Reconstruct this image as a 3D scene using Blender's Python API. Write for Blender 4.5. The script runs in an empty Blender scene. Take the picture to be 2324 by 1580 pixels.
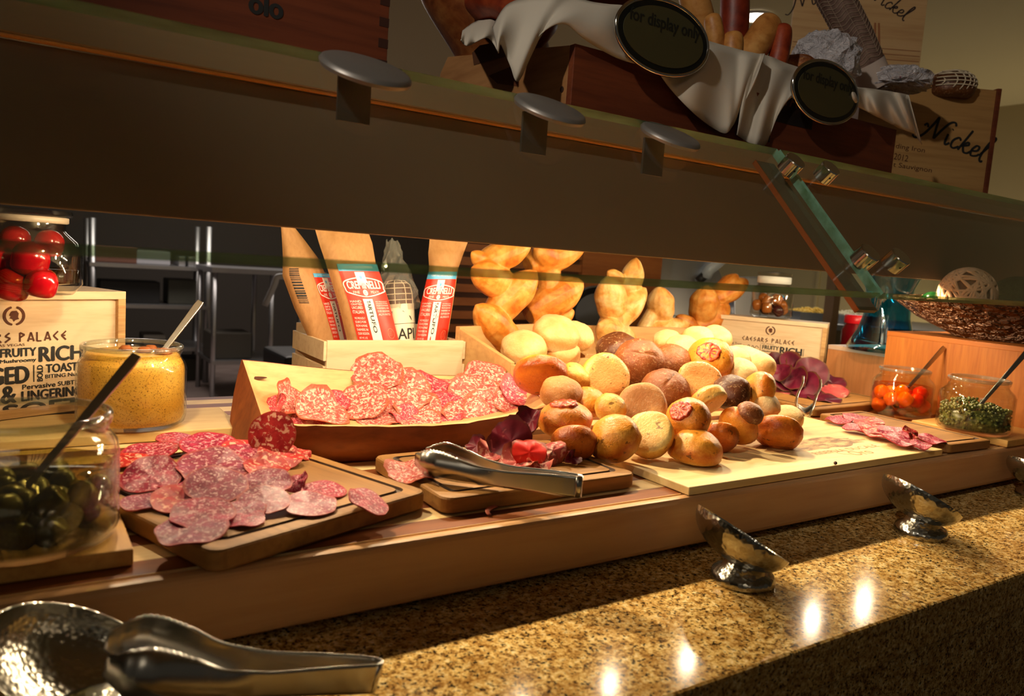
import bpy, bmesh, math, random
import numpy as np
from mathutils import Vector, Matrix, noise as mnoise

# ------------------------------------------------------------------ camera
PITCH, ROLL, YAW, CAMH, FPX = 6.472, 3.944, 33.366, 0.30, 1739.4
W, H = 2324.0, 1580.0
_p, _r, _a = map(math.radians, (PITCH, ROLL, YAW))
FW = np.array([math.sin(_a)*math.cos(_p), math.cos(_a)*math.cos(_p), -math.sin(_p)])
_R0 = np.array([math.cos(_a), -math.sin(_a), 0.0]); _U0 = np.cross(_R0, FW)
RT = math.cos(_r)*_R0 + math.sin(_r)*_U0
UP = -math.sin(_r)*_R0 + math.cos(_r)*_U0
CAM = np.array([0.0, 0.0, CAMH])
scene = bpy.context.scene
cd = bpy.data.cameras.new('camera'); cam = bpy.data.objects.new('camera', cd)
scene.collection.objects.link(cam); scene.camera = cam
cd.sensor_width = 36.0; cd.lens = FPX/W*36.0; cd.clip_start = 0.02; cd.clip_end = 60
cam.matrix_world = Matrix(((RT[0], UP[0], -FW[0], 0), (RT[1], UP[1], -FW[1], 0), (RT[2], UP[2], -FW[2], CAMH), (0, 0, 0, 1)))
cd.dof.use_dof = True; cd.dof.focus_distance = 1.28; cd.dof.aperture_fstop = 6.0

# ------------------------------------------------------------------ world, lights, exposure
vs = scene.view_settings
vs.view_transform = 'Standard'; vs.look = 'None'; vs.gamma = 1.0; vs.exposure = 0.0
wd = bpy.data.worlds.new('room_ambient'); scene.world = wd; wd.use_nodes = True
wd.node_tree.nodes['Background'].inputs[0].default_value = (1.0, 0.87, 0.66, 1)
wd.node_tree.nodes['Background'].inputs[1].default_value = 0.032

def area(name, loc, target, sx, sy, power, col, spread=180):
    l = bpy.data.lights.new(name, 'AREA'); l.shape = 'RECTANGLE'; l.size = sx; l.size_y = sy
    l.energy = power; l.color = col; l.spread = math.radians(spread)
    o = bpy.data.objects.new(name, l); scene.collection.objects.link(o)
    o.location = loc
    d = Vector(target) - Vector(loc)
    o.rotation_euler = d.to_track_quat('-Z', 'X').to_euler() if False else Matrix.Identity(3).to_euler()
    z = -d.normalized(); x = Vector((1, 0, 0)); y = z.cross(x).normalized(); x = y.cross(z)
    o.matrix_world = Matrix(((x[0], y[0], z[0], loc[0]), (x[1], y[1], z[1], loc[1]), (x[2], y[2], z[2], loc[2]), (0, 0, 0, 1)))
    return o
WARM = (1.0, 0.79, 0.50)
LAMPX = [.13+.21*k for k in range(11)]
for _x in LAMPX:
    _l = bpy.data.lights.new('canopy_bulb_light', 'POINT'); _l.energy = 3.7; _l.color = WARM; _l.shadow_soft_size = .009
    _o = bpy.data.objects.new('canopy_bulb_light', _l); C0 = scene.collection.objects; C0.link(_o); _o.location = (_x, 1.045, .345)
    if _x < .3: continue
    _l = bpy.data.lights.new('granite_fill_spot', 'SPOT'); _l.energy = 9.0; _l.color = WARM; _l.shadow_soft_size = .009; _l.spot_size = math.radians(52); _l.spot_blend = 1.  # spots added at the bulbs to brighten the granite in front
    _o = bpy.data.objects.new('granite_fill_spot', _l); C0.link(_o); _o.location = (_x, 1.045, .345); _o.rotation_euler = Vector((0, -.78, -.62)).to_track_quat('-Z', 'Y').to_euler()
area('kitchen_ceiling_light', (2.0, 6.2, 1.75), (2.0, 6.2, -1), 3.0, 1.2, 80, (1.0, 0.88, 0.78))
area('wall_wash_light', (6.3, 2.4, -0.62), (6.8, 2.4, 0.9), 0.1, 3.5, 21, (1.0, 0.83, 0.52))
area('room_downlight', (-0.9, -1.4, 1.75), (0.6, 0.9, 0.3), 1.2, 1.2, 4.5, (1.0, 0.84, 0.62))

_l = bpy.data.lights.new('ceiling_spot_light', 'SPOT'); _l.energy = 85; _l.color = (1.0, .91, .78); _l.spot_size = math.radians(46); _l.spot_blend = .6; _l.shadow_soft_size = .04
_o = bpy.data.objects.new('ceiling_spot_light', _l); scene.collection.objects.link(_o); _o.location = (-1.15, .10, 1.70)
_o.rotation_euler = (Vector((1.35, 1.12, .70))-_o.location).to_track_quat('-Z', 'Y').to_euler()

# ------------------------------------------------------------------ helpers: pixel -> world
HZ = lambda px: 513.9 + 0.069*(px-25.5)
def ray(px, py): return RT*(px-W/2)/FPX - UP*(py-H/2)/FPX + FW
def P(px, py, z):
    d = ray(px, py); return CAM + d*(z-CAMH)/d[2]
def PY(px, py, y):
    d = ray(px, py); return CAM + d*y/d[1]
def PX(px, py, x):
    d = ray(px, py); return CAM + d*x/d[0]
def PD(px, py, dep): return CAM + ray(px, py)*dep
def depth(p): return float(np.dot(np.asarray(p)-CAM, FW))

# ------------------------------------------------------------------ helpers: objects
C = scene.collection.objects
def tag(o, label, cat, group=None, kind=None):
    o['label'] = label; o['category'] = cat
    if group: o['group'] = group
    if kind: o['kind'] = kind
    return o
def thing(name, loc, label, cat, group=None, M=None, rz=0.0):
    o = bpy.data.objects.new(name, None); C.link(o); o.empty_display_size = 0.02
    if M is not None: o.matrix_world = M
    else: o.location = tuple(loc); o.rotation_euler = (0, 0, rz)
    return tag(o, label, cat, group)
def mk(name, V, F, mats, parent=None, smooth=False, idx=None, M=None, loc=None, autosm=None):
    me = bpy.data.meshes.new(name)
    me.from_pydata([tuple(map(float, v)) for v in V], [], [tuple(f) for f in F]); me.update()
    mats = mats if isinstance(mats, (list, tuple)) else [mats]
    for m in mats: me.materials.append(m)
    if idx is not None: me.polygons.foreach_set('material_index', idx)
    if smooth: me.polygons.foreach_set('use_smooth', [True]*len(me.polygons))
    bm = bmesh.new(); bm.from_mesh(me); bmesh.ops.recalc_face_normals(bm, faces=bm.faces); bm.to_mesh(me); bm.free()
    if autosm:
        try: me.set_sharp_from_angle(angle=math.radians(autosm))
        except Exception: pass
    o = bpy.data.objects.new(name, me); C.link(o)
    if parent is not None: o.parent = parent
    if M is not None: o.matrix_local = M
    if loc is not None: o.location = tuple(loc)
    return o
def structure(o): o['kind'] = 'structure'; return o
def bevel(o, w, seg=2):
    m = o.modifiers.new('bevel', 'BEVEL'); m.width = w; m.segments = seg; m.limit_method = 'ANGLE'; m.angle_limit = math.radians(40)
    return o
def subsurf(o, n=1):
    m = o.modifiers.new('subdivision', 'SUBSURF'); m.levels = n; m.render_levels = n; return o
def solid(o, t, off=0.0):
    m = o.modifiers.new('solidify', 'SOLIDIFY'); m.thickness = t; m.offset = off; return o
class G:                                    # geometry collector
    def __init__(s): s.V = []; s.F = []; s.I = []
    def add(s, V, F, i=0, M=None):
        b = len(s.V)
        for v in V:
            v = Vector(tuple(map(float, v)))
            s.V.append(tuple(M @ v if M is not None else v))
        for f in F: s.F.append(tuple(b+k for k in f)); s.I.append(i)
        return s
    def box(s, x0, x1, y0, y1, z0, z1, i=0, M=None):
        V = [(x0,y0,z0),(x1,y0,z0),(x1,y1,z0),(x0,y1,z0),(x0,y0,z1),(x1,y0,z1),(x1,y1,z1),(x0,y1,z1)]
        return s.add(V, [(0,3,2,1),(4,5,6,7),(0,1,5,4),(1,2,6,5),(2,3,7,6),(3,0,4,7)], i, M)
    def lathe(s, prof, n=40, i=0, M=None, close=False):
        V = []; F = []; m = len(prof)
        for k in range(n):
            a = 2*math.pi*k/n
            for r, z in prof: V.append((r*math.cos(a), r*math.sin(a), z))
        for k in range(n):
            k2 = (k+1) % n
            for j in range(m-1): F.append((k*m+j, k2*m+j, k2*m+j+1, k*m+j+1))
        if prof[0][0] > 1e-6 and close: F.append(tuple(k*m for k in range(n))[::-1])
        if prof[-1][0] > 1e-6 and close: F.append(tuple(k*m+m-1 for k in range(n)))
        return s.add(V, F, i, M)
    def tube(s, pts, rad, n=10, i=0, M=None, flat=1.0, cap=True):
        pts = [Vector(tuple(map(float, p))) for p in pts]
        rad = rad if isinstance(rad, (list, tuple)) else [rad]*len(pts)
        V = []; F = []; ref = None
        for k, p in enumerate(pts):
            t = (pts[min(k+1, len(pts)-1)] - pts[max(k-1, 0)]).normalized()
            if ref is None:
                ref = t.orthogonal().normalized() if abs(t.z) > .9 else t.cross(Vector((0, 0, 1))).normalized()
            ref = (ref - t*ref.dot(t)).normalized(); b = t.cross(ref)
            for q in range(n):
                a = 2*math.pi*q/n
                V.append(p + ref*math.cos(a)*rad[k] + b*math.sin(a)*rad[k]*flat)
        for k in range(len(pts)-1):
            for q in range(n):
                F.append((k*n+q, k*n+(q+1) % n, (k+1)*n+(q+1) % n, (k+1)*n+q))
        if cap:
            F.append(tuple(range(n))[::-1]); F.append(tuple((len(pts)-1)*n+q for q in range(n)))
        return s.add(V, F, i, M)
    def prism(s, out, z0, z1, i=0, M=None):
        n = len(out)
        V = [(x, y, z0) for x, y in out] + [(x, y, z1) for x, y in out]
        F = [tuple(range(n))[::-1], tuple(range(n, 2*n))] + [(k, (k+1) % n, n+(k+1) % n, n+k) for k in range(n)]
        return s.add(V, F, i, M)
    def grid(s, rows, i=0, M=None, closed=False):
        m = len(rows[0]); V = [p for r in rows for p in r]; F = []
        for a in range(len(rows)-1):
            for b in range(m if closed else m-1):
                b2 = (b+1) % m
                F.append((a*m+b, a*m+b2, (a+1)*m+b2, (a+1)*m+b))
        return s.add(V, F, i, M)
    def build(s, name, mats, parent=None, smooth=False, **k):
        return mk(name, s.V, s.F, mats, parent, smooth, idx=s.I if isinstance(mats, (list, tuple)) else None, **k)
def T(x, y, z): return Matrix.Translation((x, y, z))
def RZ(a): return Matrix.Rotation(a, 4, 'Z')
def frame(o, ex, ey, ez):
    return Matrix(((ex[0], ey[0], ez[0], o[0]), (ex[1], ey[1], ez[1], o[1]), (ex[2], ey[2], ez[2], o[2]), (0, 0, 0, 1)))
def upframe(o, up, spin=0.0, x=None):
    z = Vector(tuple(up)).normalized()
    x = Vector(tuple(x)) if x is not None else Vector(tuple(RT))
    if abs(z.dot(x)) > .95: x = Vector(tuple(UP))
    x = (x - z*x.dot(z)).normalized(); y = z.cross(x)
    return frame(o, x, y, z) @ RZ(spin)
def viewdir(r, u, t, p=None):               # right, up, toward the viewer -> world direction at p
    f = FW if p is None else (np.asarray(p)-CAM)/np.linalg.norm(np.asarray(p)-CAM)
    rr = np.cross(f, (0, 0, 1.0)); rr /= np.linalg.norm(rr); uu = np.cross(rr, f)
    return Vector(tuple(rr*r + uu*u - f*t)).normalized()
def catmull(pts, n):
    pts = [np.array(p, float) for p in pts]; out = []; m = len(pts)-1
    for k in range(n+1):
        t = k/n*m; i = min(int(t), m-1); u = t-i
        p0, p1, p2, p3 = pts[max(i-1, 0)], pts[i], pts[i+1], pts[min(i+2, m)]
        out.append(.5*((2*p1)+(-p0+p2)*u+(2*p0-5*p1+4*p2-p3)*u*u+(-p0+3*p1-3*p2+p3)*u**3))
    return out

# ------------------------------------------------------------------ helpers: materials
def lin(r, g, b):
    f = lambda c: (c/255/12.92) if c/255 <= .04045 else ((c/255+.055)/1.055)**2.4
    return (f(r), f(g), f(b), 1)
class N:
    def __init__(s, name, rough=.5, metal=0., spec=.5):
        s.m = bpy.data.materials.new(name); s.m.use_nodes = True; s.t = s.m.node_tree
        s.b = s.t.nodes['Principled BSDF']; s.out = s.t.nodes['Material Output']
        s.b.inputs['Roughness'].default_value = rough; s.b.inputs['Metallic'].default_value = metal
        s.b.inputs['Specular IOR Level'].default_value = spec
    def n(s, t, **k):
        o = s.t.nodes.new(t)
        for a, v in k.items():
            if a.startswith('_'): o.inputs[a[1:].replace('_', ' ')].default_value = v
            else: setattr(o, a, v)
        return o
    def l(s, a, b): s.t.links.new(a, b); return s
    def coord(s, scale=(1, 1, 1), rnd=True):
        tc = s.n('ShaderNodeTexCoord'); mp = s.n('ShaderNodeMapping'); mp.inputs['Scale'].default_value = scale
        s.l(tc.outputs['Object'], mp.inputs['Vector'])
        if rnd:
            oi = s.n('ShaderNodeObjectInfo'); mu = s.n('ShaderNodeMath', operation='MULTIPLY'); mu.inputs[1].default_value = 37.0
            s.l(oi.outputs['Random'], mu.inputs[0]); s.l(mu.outputs[0], mp.inputs['Location'])
        return mp.outputs['Vector']
    def noise(s, vec, scale, detail=4, rough=.55, dist=0.):
        o = s.n('ShaderNodeTexNoise'); o.inputs['Scale'].default_value = scale; o.inputs['Detail'].default_value = detail
        o.inputs['Roughness'].default_value = rough; o.inputs['Distortion'].default_value = dist
        s.l(vec, o.inputs['Vector']); return o.outputs['Fac']
    def ramp(s, fac, stops, interp='LINEAR'):
        o = s.n('ShaderNodeValToRGB'); o.color_ramp.interpolation = interp; e = o.color_ramp.elements
        while len(e) < len(stops): e.new(.5)
        for k, (p, c) in enumerate(stops):
            e[k].position = p; e[k].color = c if hasattr(c, '__len__') else (c, c, c, 1)
        s.l(fac, o.inputs['Fac']); return o.outputs['Color']
    def mix(s, fac, a, b, mode='MIX'):
        o = s.n('ShaderNodeMix', data_type='RGBA', blend_type=mode)
        for v, i in ((fac, 0), (a, 6), (b, 7)):
            if hasattr(v, 'links'): s.l(v, o.inputs[i])
            else: o.inputs[i].default_value = v
        return o.outputs[2]
    def math(s, op, a, b=0.):
        o = s.n('ShaderNodeMath', operation=op)
        for k, v in enumerate((a, b)):
            if hasattr(v, 'links'): s.l(v, o.inputs[k])
            else: o.inputs[k].default_value = v
        return o.outputs[0]
    def col(s, c):
        if hasattr(c, 'links'): s.l(c, s.b.inputs['Base Color'])
        else: s.b.inputs['Base Color'].default_value = c
        return s
    def bump(s, h, strength=.3, dist=.002):
        o = s.n('ShaderNodeBump'); o.inputs['Strength'].default_value = strength; o.inputs['Distance'].default_value = dist
        s.l(h, o.inputs['Height']); s.l(o.outputs[0], s.b.inputs['Normal']); return s
def plain(name, c, rough=.5, metal=0., spec=.5):
    return N(name, rough, metal, spec).col(c).m
def wood(name, c1, c2, scale=14, axis=0, rough=.5, stretch=.10, c3=None, bump=.15, spec=.4):
    w = N(name, rough, 0, spec); sc = [1, 1, 1]; sc[axis] = stretch
    v = w.coord(tuple(sc)); a = w.noise(v, scale, 5, .6, 1.2); b = w.noise(v, scale*9, 3, .6)
    c = w.ramp(a, [(.3, c1), (.7, c2)])
    c = w.mix(w.ramp(b, [(.45, 0.), (.75, .45)]), c, c3 if c3 else tuple(x*.6 for x in c1[:3])+(1,))
    return w.col(c).bump(b, bump, .001).m
def frosty(name, tint, amt):
    m = thin_glass(name, tint, .04, 1.5); t = m.node_tree; o = t.nodes['Material Output']; sh = o.inputs[0].links[0].from_socket
    d = t.nodes.new('ShaderNodeBsdfDiffuse'); d.inputs[0].default_value = (.75, .76, .70, 1); x = t.nodes.new('ShaderNodeMixShader'); x.inputs[0].default_value = amt
    t.links.new(sh, x.inputs[1]); t.links.new(d.outputs[0], x.inputs[2]); t.links.new(x.outputs[0], o.inputs[0]); return m
def thin_glass(name, tint, rough=.0, refl=1.0):
    w = N(name); w.t.nodes.remove(w.b)
    tr = w.n('ShaderNodeBsdfTransparent'); tr.inputs[0].default_value = tint
    gl = w.n('ShaderNodeBsdfGlossy'); gl.inputs['Roughness'].default_value = rough
    ge = w.n('ShaderNodeNewGeometry'); dt = w.n('ShaderNodeVectorMath', operation='DOT_PRODUCT')
    w.l(ge.outputs['Normal'], dt.inputs[0]); w.l(ge.outputs['Incoming'], dt.inputs[1])
    k = w.math('POWER', w.math('SUBTRACT', 1.0, w.math('ABSOLUTE', dt.outputs['Value'])), 5.0)
    f = w.math('MULTIPLY', w.math('ADD', w.math('MULTIPLY', k, .9), .055), refl); mx = w.n('ShaderNodeMixShader')
    w.l(f, mx.inputs[0]); w.l(tr.outputs[0], mx.inputs[1]); w.l(gl.outputs[0], mx.inputs[2]); w.l(mx.outputs[0], w.out.inputs[0])
    return w.m
def emit(name, c, s):
    w = N(name); w.b.inputs['Emission Color'].default_value = c; w.b.inputs['Emission Strength'].default_value = s
    w.col(c); return w.m

M = {}
M['birch'] = wood('birch_plywood', lin(214,186,146), lin(232,208,172), 10, 0, .5, .12, lin(186,146,98))
M['birch_edge'] = wood('plywood_edge', lin(176,128,74), lin(214,174,118), 60, 0, .6, .04, lin(140,94,50))
M['pine'] = wood('pine_board', lin(216,182,118), lin(232,204,146), 9, 0, .5, .10, lin(196,150,84))
M['crate_pine'] = wood('crate_wood', lin(186,142,88), lin(210,168,110), 9, 0, .5, .1, lin(160,112,62))
M['acacia'] = wood('cutting_board_wood', lin(132,88,38), lin(170,120,58), 12, 0, .6, .1, lin(98,60,24))
M['groove'] = plain('groove_dark_wood', lin(78,50,24), .6)
M['redwood'] = wood('dark_red_crate_wood', lin(92,40,20), lin(126,62,32), 12, 0, .55, .07, lin(62,24,12))
M['bread_box'] = wood('bread_box_wood', lin(150,100,58), lin(182,132,82), 9, 1, .55, .10, lin(120,74,38))
M['nickel_wood'] = wood('pale_wine_crate_wood', lin(172,128,74), lin(196,152,94), 10, 0, .55, .06, lin(140,96,50))
M['bamboo'] = wood('bamboo', lin(168,92,30), lin(192,118,46), 26, 2, .5, .06, lin(140,70,20))
M['bowl_in'] = wood('olive_wood_inside', lin(200,150,96), lin(220,180,126), 8, 0, .45, .22, lin(176,118,62))
M['bowl_out'] = wood('live_edge_bark_side', lin(122,58,24), lin(164,90,42), 9, 0, .6, .25, lin(84,36,14))
M['slat'] = wood('partition_slat_wood', lin(150,84,40), lin(180,108,56), 8, 0, .5, .08, lin(116,58,26))
M['plank'] = wood('plank_wood', lin(196,140,66), lin(220,170,92), 10, 1, .5, .10, lin(160,104,44))
M['steel'] = plain('brushed_steel', (.56,.54,.50,1), .26, 1.)
M['satin'] = plain('satin_steel', lin(146,140,134), .42, .6)
M['chrome'] = plain('chrome', (.72,.71,.69,1), .13, 1.)
M['dark_steel'] = plain('hammered_steel', (.50,.49,.45,1), .2, 1.)
M['dark_grey'] = plain('dark_grey_metal', lin(74,74,66), .5, .3)
M['kitchen_steel'] = plain('kitchen_steel', (.42,.42,.43,1), .4, 1.)
M['black'] = plain('black_plastic', (.010,.010,.011,1), .5)
M['black_ink'] = plain('black_ink', (.012,.011,.010,1), .7)
M['brown_ink'] = plain('burnt_brown_ink', lin(86,44,22), .8)
M['white'] = plain('white_print', (.78,.76,.72,1), .6)
M['bronze'] = plain('bronze_canopy_metal', lin(112,98,76), .5, .05)
M['bronze_light'] = plain('canopy_lip_metal', lin(168,144,108), .4, .3)
M['copper'] = plain('bronze_bracket', lin(170,104,60), .4, .6)
M['glass'] = thin_glass('guard_glass', (.95,.97,.95,1), .0, .9)
M['jar_glass'] = thin_glass('jar_glass', (.95,.95,.92,1), .02, 1.0)
M['rim_glass'] = frosty('rim_glass', (.86,.88,.82,1), .06)
M['old_glass'] = frosty('dim_jar_glass', (.95,.95,.90,1), .02)
def _edge():
    w = N('green_glass_edge', .12, 0, .6); v = w.coord((.15, 1, 1)); a = w.noise(v, 40, 3)
    w.col(w.ramp(a, [(.3, lin(106,150,112)), (.75, lin(176,236,208))]))  # teal brightened so the colour carries the glow of light piped through the glass
    tr = w.n('ShaderNodeBsdfTransparent'); tr.inputs[0].default_value = (.42, .52, .34, 1); mx = w.n('ShaderNodeMixShader'); mx.inputs[0].default_value = .5
    w.l(tr.outputs[0], mx.inputs[1]); w.l(w.b.outputs[0], mx.inputs[2]); w.l(mx.outputs[0], w.out.inputs[0]); return w.m
M['glass_edge'] = _edge()
M['lamp'] = emit('warm_lamp_tube', (1, .72, .4, 1), 6.0)
M['downlight'] = emit('downlight_glow', (1, .93, .85, 1), 9.0)
M['kraft'] = wood('kraft_paper', lin(168,120,72), lin(190,142,92), 20, 2, .6, .5, lin(150,102,58), .25)
M['linen'] = plain('white_linen', lin(196,186,170), .85)
M['cellophane'] = frosty('cellophane', (.90,.88,.86,1), .10)
def _granite():
    w = N('speckled_granite', .13, 0, .055); v = w.coord((1, 1, 1), False)
    a = w.noise(v, 150, 3, .75); b = w.noise(v, 230, 2, .6); d = w.noise(v, 40, 3)
    c = w.ramp(a, [(.35, lin(60,42,22)), (.43, lin(160,118,58)), (.53, lin(220,182,108)), (.68, lin(242,222,172))])
    c = w.mix(w.ramp(d, [(.42, 0.), (.62, .5)]), c, lin(158,112,48))
    c = w.mix(w.ramp(b, [(.57, 0.), (.63, .95)]), c, lin(30,24,18))
    return w.col(c).m
M['granite'] = _granite()
def _tray():
    w = N('striped_butcher_block', .42, 0, .22); tc = w.n('ShaderNodeTexCoord'); sp = w.n('ShaderNodeSeparateXYZ')
    w.l(tc.outputs['Object'], sp.inputs[0])
    fr = w.math('FRACT', w.math('MULTIPLY', w.math('ADD', sp.outputs[1], .3803), 1/0.0712))
    st = w.ramp(fr, [(0., 1.), (.46, 0.)], 'CONSTANT')
    v = w.coord((.08, 1, 1), False); a = w.noise(v, 40, 5, .6, .6)
    lt = w.ramp(a, [(.3, lin(222,182,122)), (.7, lin(240,210,154))]); dk = w.ramp(a, [(.3, lin(98,48,20)), (.7, lin(140,78,36))])
    return w.col(w.mix(st, lt, dk)).bump(a, .1, .001).m
M['tray'] = _tray()
M['tray_rail'] = wood('maple_rail', lin(190,138,90), lin(208,160,110), 8, 0, .35, .08, lin(180,124,74))
def bread(name, pale, gold, brown, bottom, speck=None, speck_amt=.5,  rough=.42, cut=.0, scale=26, zlo=-.02, zhi=.028, spec=.4):
    w = N(name, rough, 0, spec); tc = w.n('ShaderNodeTexCoord'); sp = w.n('ShaderNodeSeparateXYZ'); w.l(tc.outputs['Object'], sp.inputs[0])
    v = w.coord(); a = w.noise(v, scale, 4, .6, .3); f = w.noise(v, 260, 3, .7)
    z = w.math('ADD', sp.outputs[2], w.math('MULTIPLY', w.math('SUBTRACT', a, .5), .030))
    mr = w.n('ShaderNodeMapRange'); mr.inputs[1].default_value = zlo; mr.inputs[2].default_value = zhi; w.l(z, mr.inputs[0])
    c = w.ramp(mr.outputs[0], [(.0, bottom), (.07, bottom), (.15, pale), (.27, gold), (.52, brown), (.74, gold), (1., gold)])
    c = w.mix(w.ramp(a, [(.50, 0.), (.75, .45)]), c, pale)
    c = w.mix(w.ramp(w.noise(v, 17, 3, .5), [(.50, 0.), (.66, .65)]), c, brown)
    if speck:
        s = w.noise(v, 95, 2, .6); c = w.mix(w.ramp(s, [(.66, 0.), (.70, speck_amt)]), c, speck)
    c = w.mix(w.ramp(f, [(.35, .25), (.6, 0.)]), c, brown)
    if 'rye' in name or 'tan' in name: c = w.mix(w.ramp(w.noise(v, 170, 4, .7), [(.56, 0.), (.70, .6)]), c, lin(206,168,122))
    h = w.math('ADD', w.math('MULTIPLY', w.noise(v, 45, 5, .7), 1.5), w.noise(v, 260, 3, .7))
    return w.col(c).bump(h, .45, .0022).m
M['herb_roll'] = bread('herb_roll_crust', lin(242,198,106), lin(224,146,44), lin(186,90,16), lin(214,154,86), lin(92,58,22), .8, .34)
M['dark_herb'] = bread('deep_baked_herb_crust', lin(226,148,54), lin(202,108,24), lin(154,64,8), lin(210,140,70), lin(84,48,18), .8, .3)
M['pale_herb'] = bread('pale_herb_crust', lin(242,208,124), lin(234,184,90), lin(208,136,48), lin(238,198,120), lin(110,76,34), .8, .4)
M['tan_roll'] = bread('floured_tan_crust', lin(212,160,96), lin(192,132,68), lin(162,96,40), lin(178,122,68), None, 0, .6)
M['white_roll'] = bread('floury_white_crust', lin(236,212,166), lin(226,190,130), lin(204,144,76), lin(220,180,122), None, 0, .6)
M['rye'] = bread('rye_crust', lin(172,106,50), lin(142,78,32), lin(104,52,18), lin(150,92,46), lin(196,150,92), .55, .5)
M['dark_rye'] = bread('dark_rye_crust', lin(118,66,34), lin(92,48,22), lin(64,30,12), lin(108,62,30), lin(160,116,76), .3, .36)
M['epi'] = bread('golden_leaf_bread_crust', lin(240,200,134), lin(226,160,76), lin(196,110,40), lin(220,160,90), None, 0, .45, scale=34, zlo=-.5, zhi=.5)
def _epi(name, pale, gold, brown):
    w = N(name, .45, 0, .4); v = w.coord(); a = w.noise(v, 24, 4, .6, .5); b = w.noise(v, 60, 4, .6)
    c = w.ramp(a, [(.30, brown), (.46, gold), (.68, pale)]); c = w.mix(w.ramp(b, [(.5, 0.), (.7, .4)]), c, brown)
    return w.col(c).bump(w.noise(v, 130, 4), .2, .0015).m
M['epi'] = _epi('golden_leaf_bread_crust', lin(226,166,84), lin(206,124,40), lin(164,76,16))
M['epi_pale'] = _epi('pale_leaf_bread_crust', lin(236,204,146), lin(222,166,88), lin(184,108,40))
M['rustic'] = _epi('rustic_loaf_crust', lin(156,98,50), lin(126,66,30), lin(84,38,16))
M['tomato'] = (lambda w: w.col(w.ramp(w.noise(w.coord(), 120, 5, .65, 1.2), [(.34, lin(128,22,8)), (.5, lin(190,58,20)), (.66, lin(220,124,52))])).bump(w.noise(w.coord(), 220, 3), .5, .002).m)(N('roasted_tomato', .35))
def salami(name, base, deep, fat, rim, R=.03, scale=300, thr=.535, rough=.38, soft=.07):
    w = N(name, max(rough, .42), 0, .2); tc = w.n('ShaderNodeTexCoord'); v = w.coord((1, 1, .5))
    a = w.noise(v, scale, 3, .55, .6); b = w.noise(v, scale*.38, 3, .6, .4)
    c = w.ramp(b, [(.35, deep), (.62, base)])
    c = w.mix(w.ramp(a, [(thr, 0.), (thr+soft, .90)]), c, fat)
    ln = w.n('ShaderNodeVectorMath', operation='LENGTH'); w.l(tc.outputs['Object'], ln.inputs[0])
    c = w.mix(w.ramp(w.math('DIVIDE', ln.outputs['Value'], R), [(.90, 0.), (.97, .9)]), c, rim)
    w.b.inputs['Subsurface Weight'].default_value = .08; w.b.inputs['Subsurface Radius'].default_value = (.006, .002, .002)
    return w.col(c).bump(a, .25, .001).m
M['salami'] = salami('magenta_salami', lin(166,36,66), lin(118,14,42), lin(212,152,152), lin(160,44,44))
M['salami_red'] = salami('red_salami', lin(190,46,44), lin(150,20,24), lin(232,170,140), lin(170,50,34), scale=150)
M['salami_pale'] = salami('pale_salami', lin(148,50,74), lin(114,28,52), lin(206,158,156), lin(166,70,64), thr=.54)
M['soppressata'] = salami('coarse_pink_salami', lin(194,96,86), lin(170,62,60), lin(226,186,168), lin(180,84,58), R=.045, scale=200, thr=.48, soft=.12)
M['soppressata_mag'] = salami('magenta_pink_salami', lin(196,72,84), lin(160,40,64), lin(226,172,164), lin(170,60,58), R=.045, scale=210, thr=.52, soft=.11)
M['bresaola'] = salami('dark_cured_beef', lin(96,18,42), lin(58,8,24), lin(126,54,66), lin(86,52,30), R=.032, scale=60, thr=.68, rough=.28)
M['bresaola_pink'] = salami('pink_cured_beef', lin(186,84,80), lin(150,48,58), lin(206,140,124), lin(110,60,40), R=.032, scale=60, thr=.6)
M['ham'] = salami('cured_ham', lin(196,100,92), lin(160,52,56), lin(228,176,154), lin(186,96,76), R=.05, scale=55, thr=.52)
M['ham_red'] = salami('bright_red_ham', lin(214,44,30), lin(190,18,14), lin(232,120,84), lin(120,50,30), R=.03, scale=60, thr=.6, rough=.2)
M['ham_dark'] = salami('dark_ham', lin(120,30,44), lin(84,14,26), lin(150,70,70), lin(90,40,34), R=.05, scale=50, thr=.66)
M['mustard'] = (lambda w: w.col(w.mix(w.ramp(w.noise(w.coord(), 480, 2, .6), [(.56, 0.), (.66, .75)]), w.ramp(w.noise(w.coord(), 14, 3), [(.3, lin(214,154,46)), (.7, lin(234,188,84))]), lin(110,64,14))).bump(w.noise(w.coord(), 200, 3), .25, .001).m)(N('grainy_mustard', .4))
M['olive'] = (lambda w: w.col(w.ramp(w.noise(w.coord(), 60, 3), [(.3, lin(66,62,22)), (.7, lin(122,112,46))])).m)(N('olive_skin', .25))
M['floor'] = (lambda w: w.col(w.ramp(w.noise(w.coord((1,1,1), False), 5, 4), [(.3, lin(120,104,100)), (.7, lin(146,130,124))])).m)(N('quarry_tile', .45))
M['plaster'] = plain('olive_plaster', lin(176,160,120), .8)
M['ceil'] = plain('ceiling_paint', lin(186,174,140), .85)
M['kitchen_wall'] = plain('kitchen_wall_paint', lin(52,46,40), .7)
random.seed(7)

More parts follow.
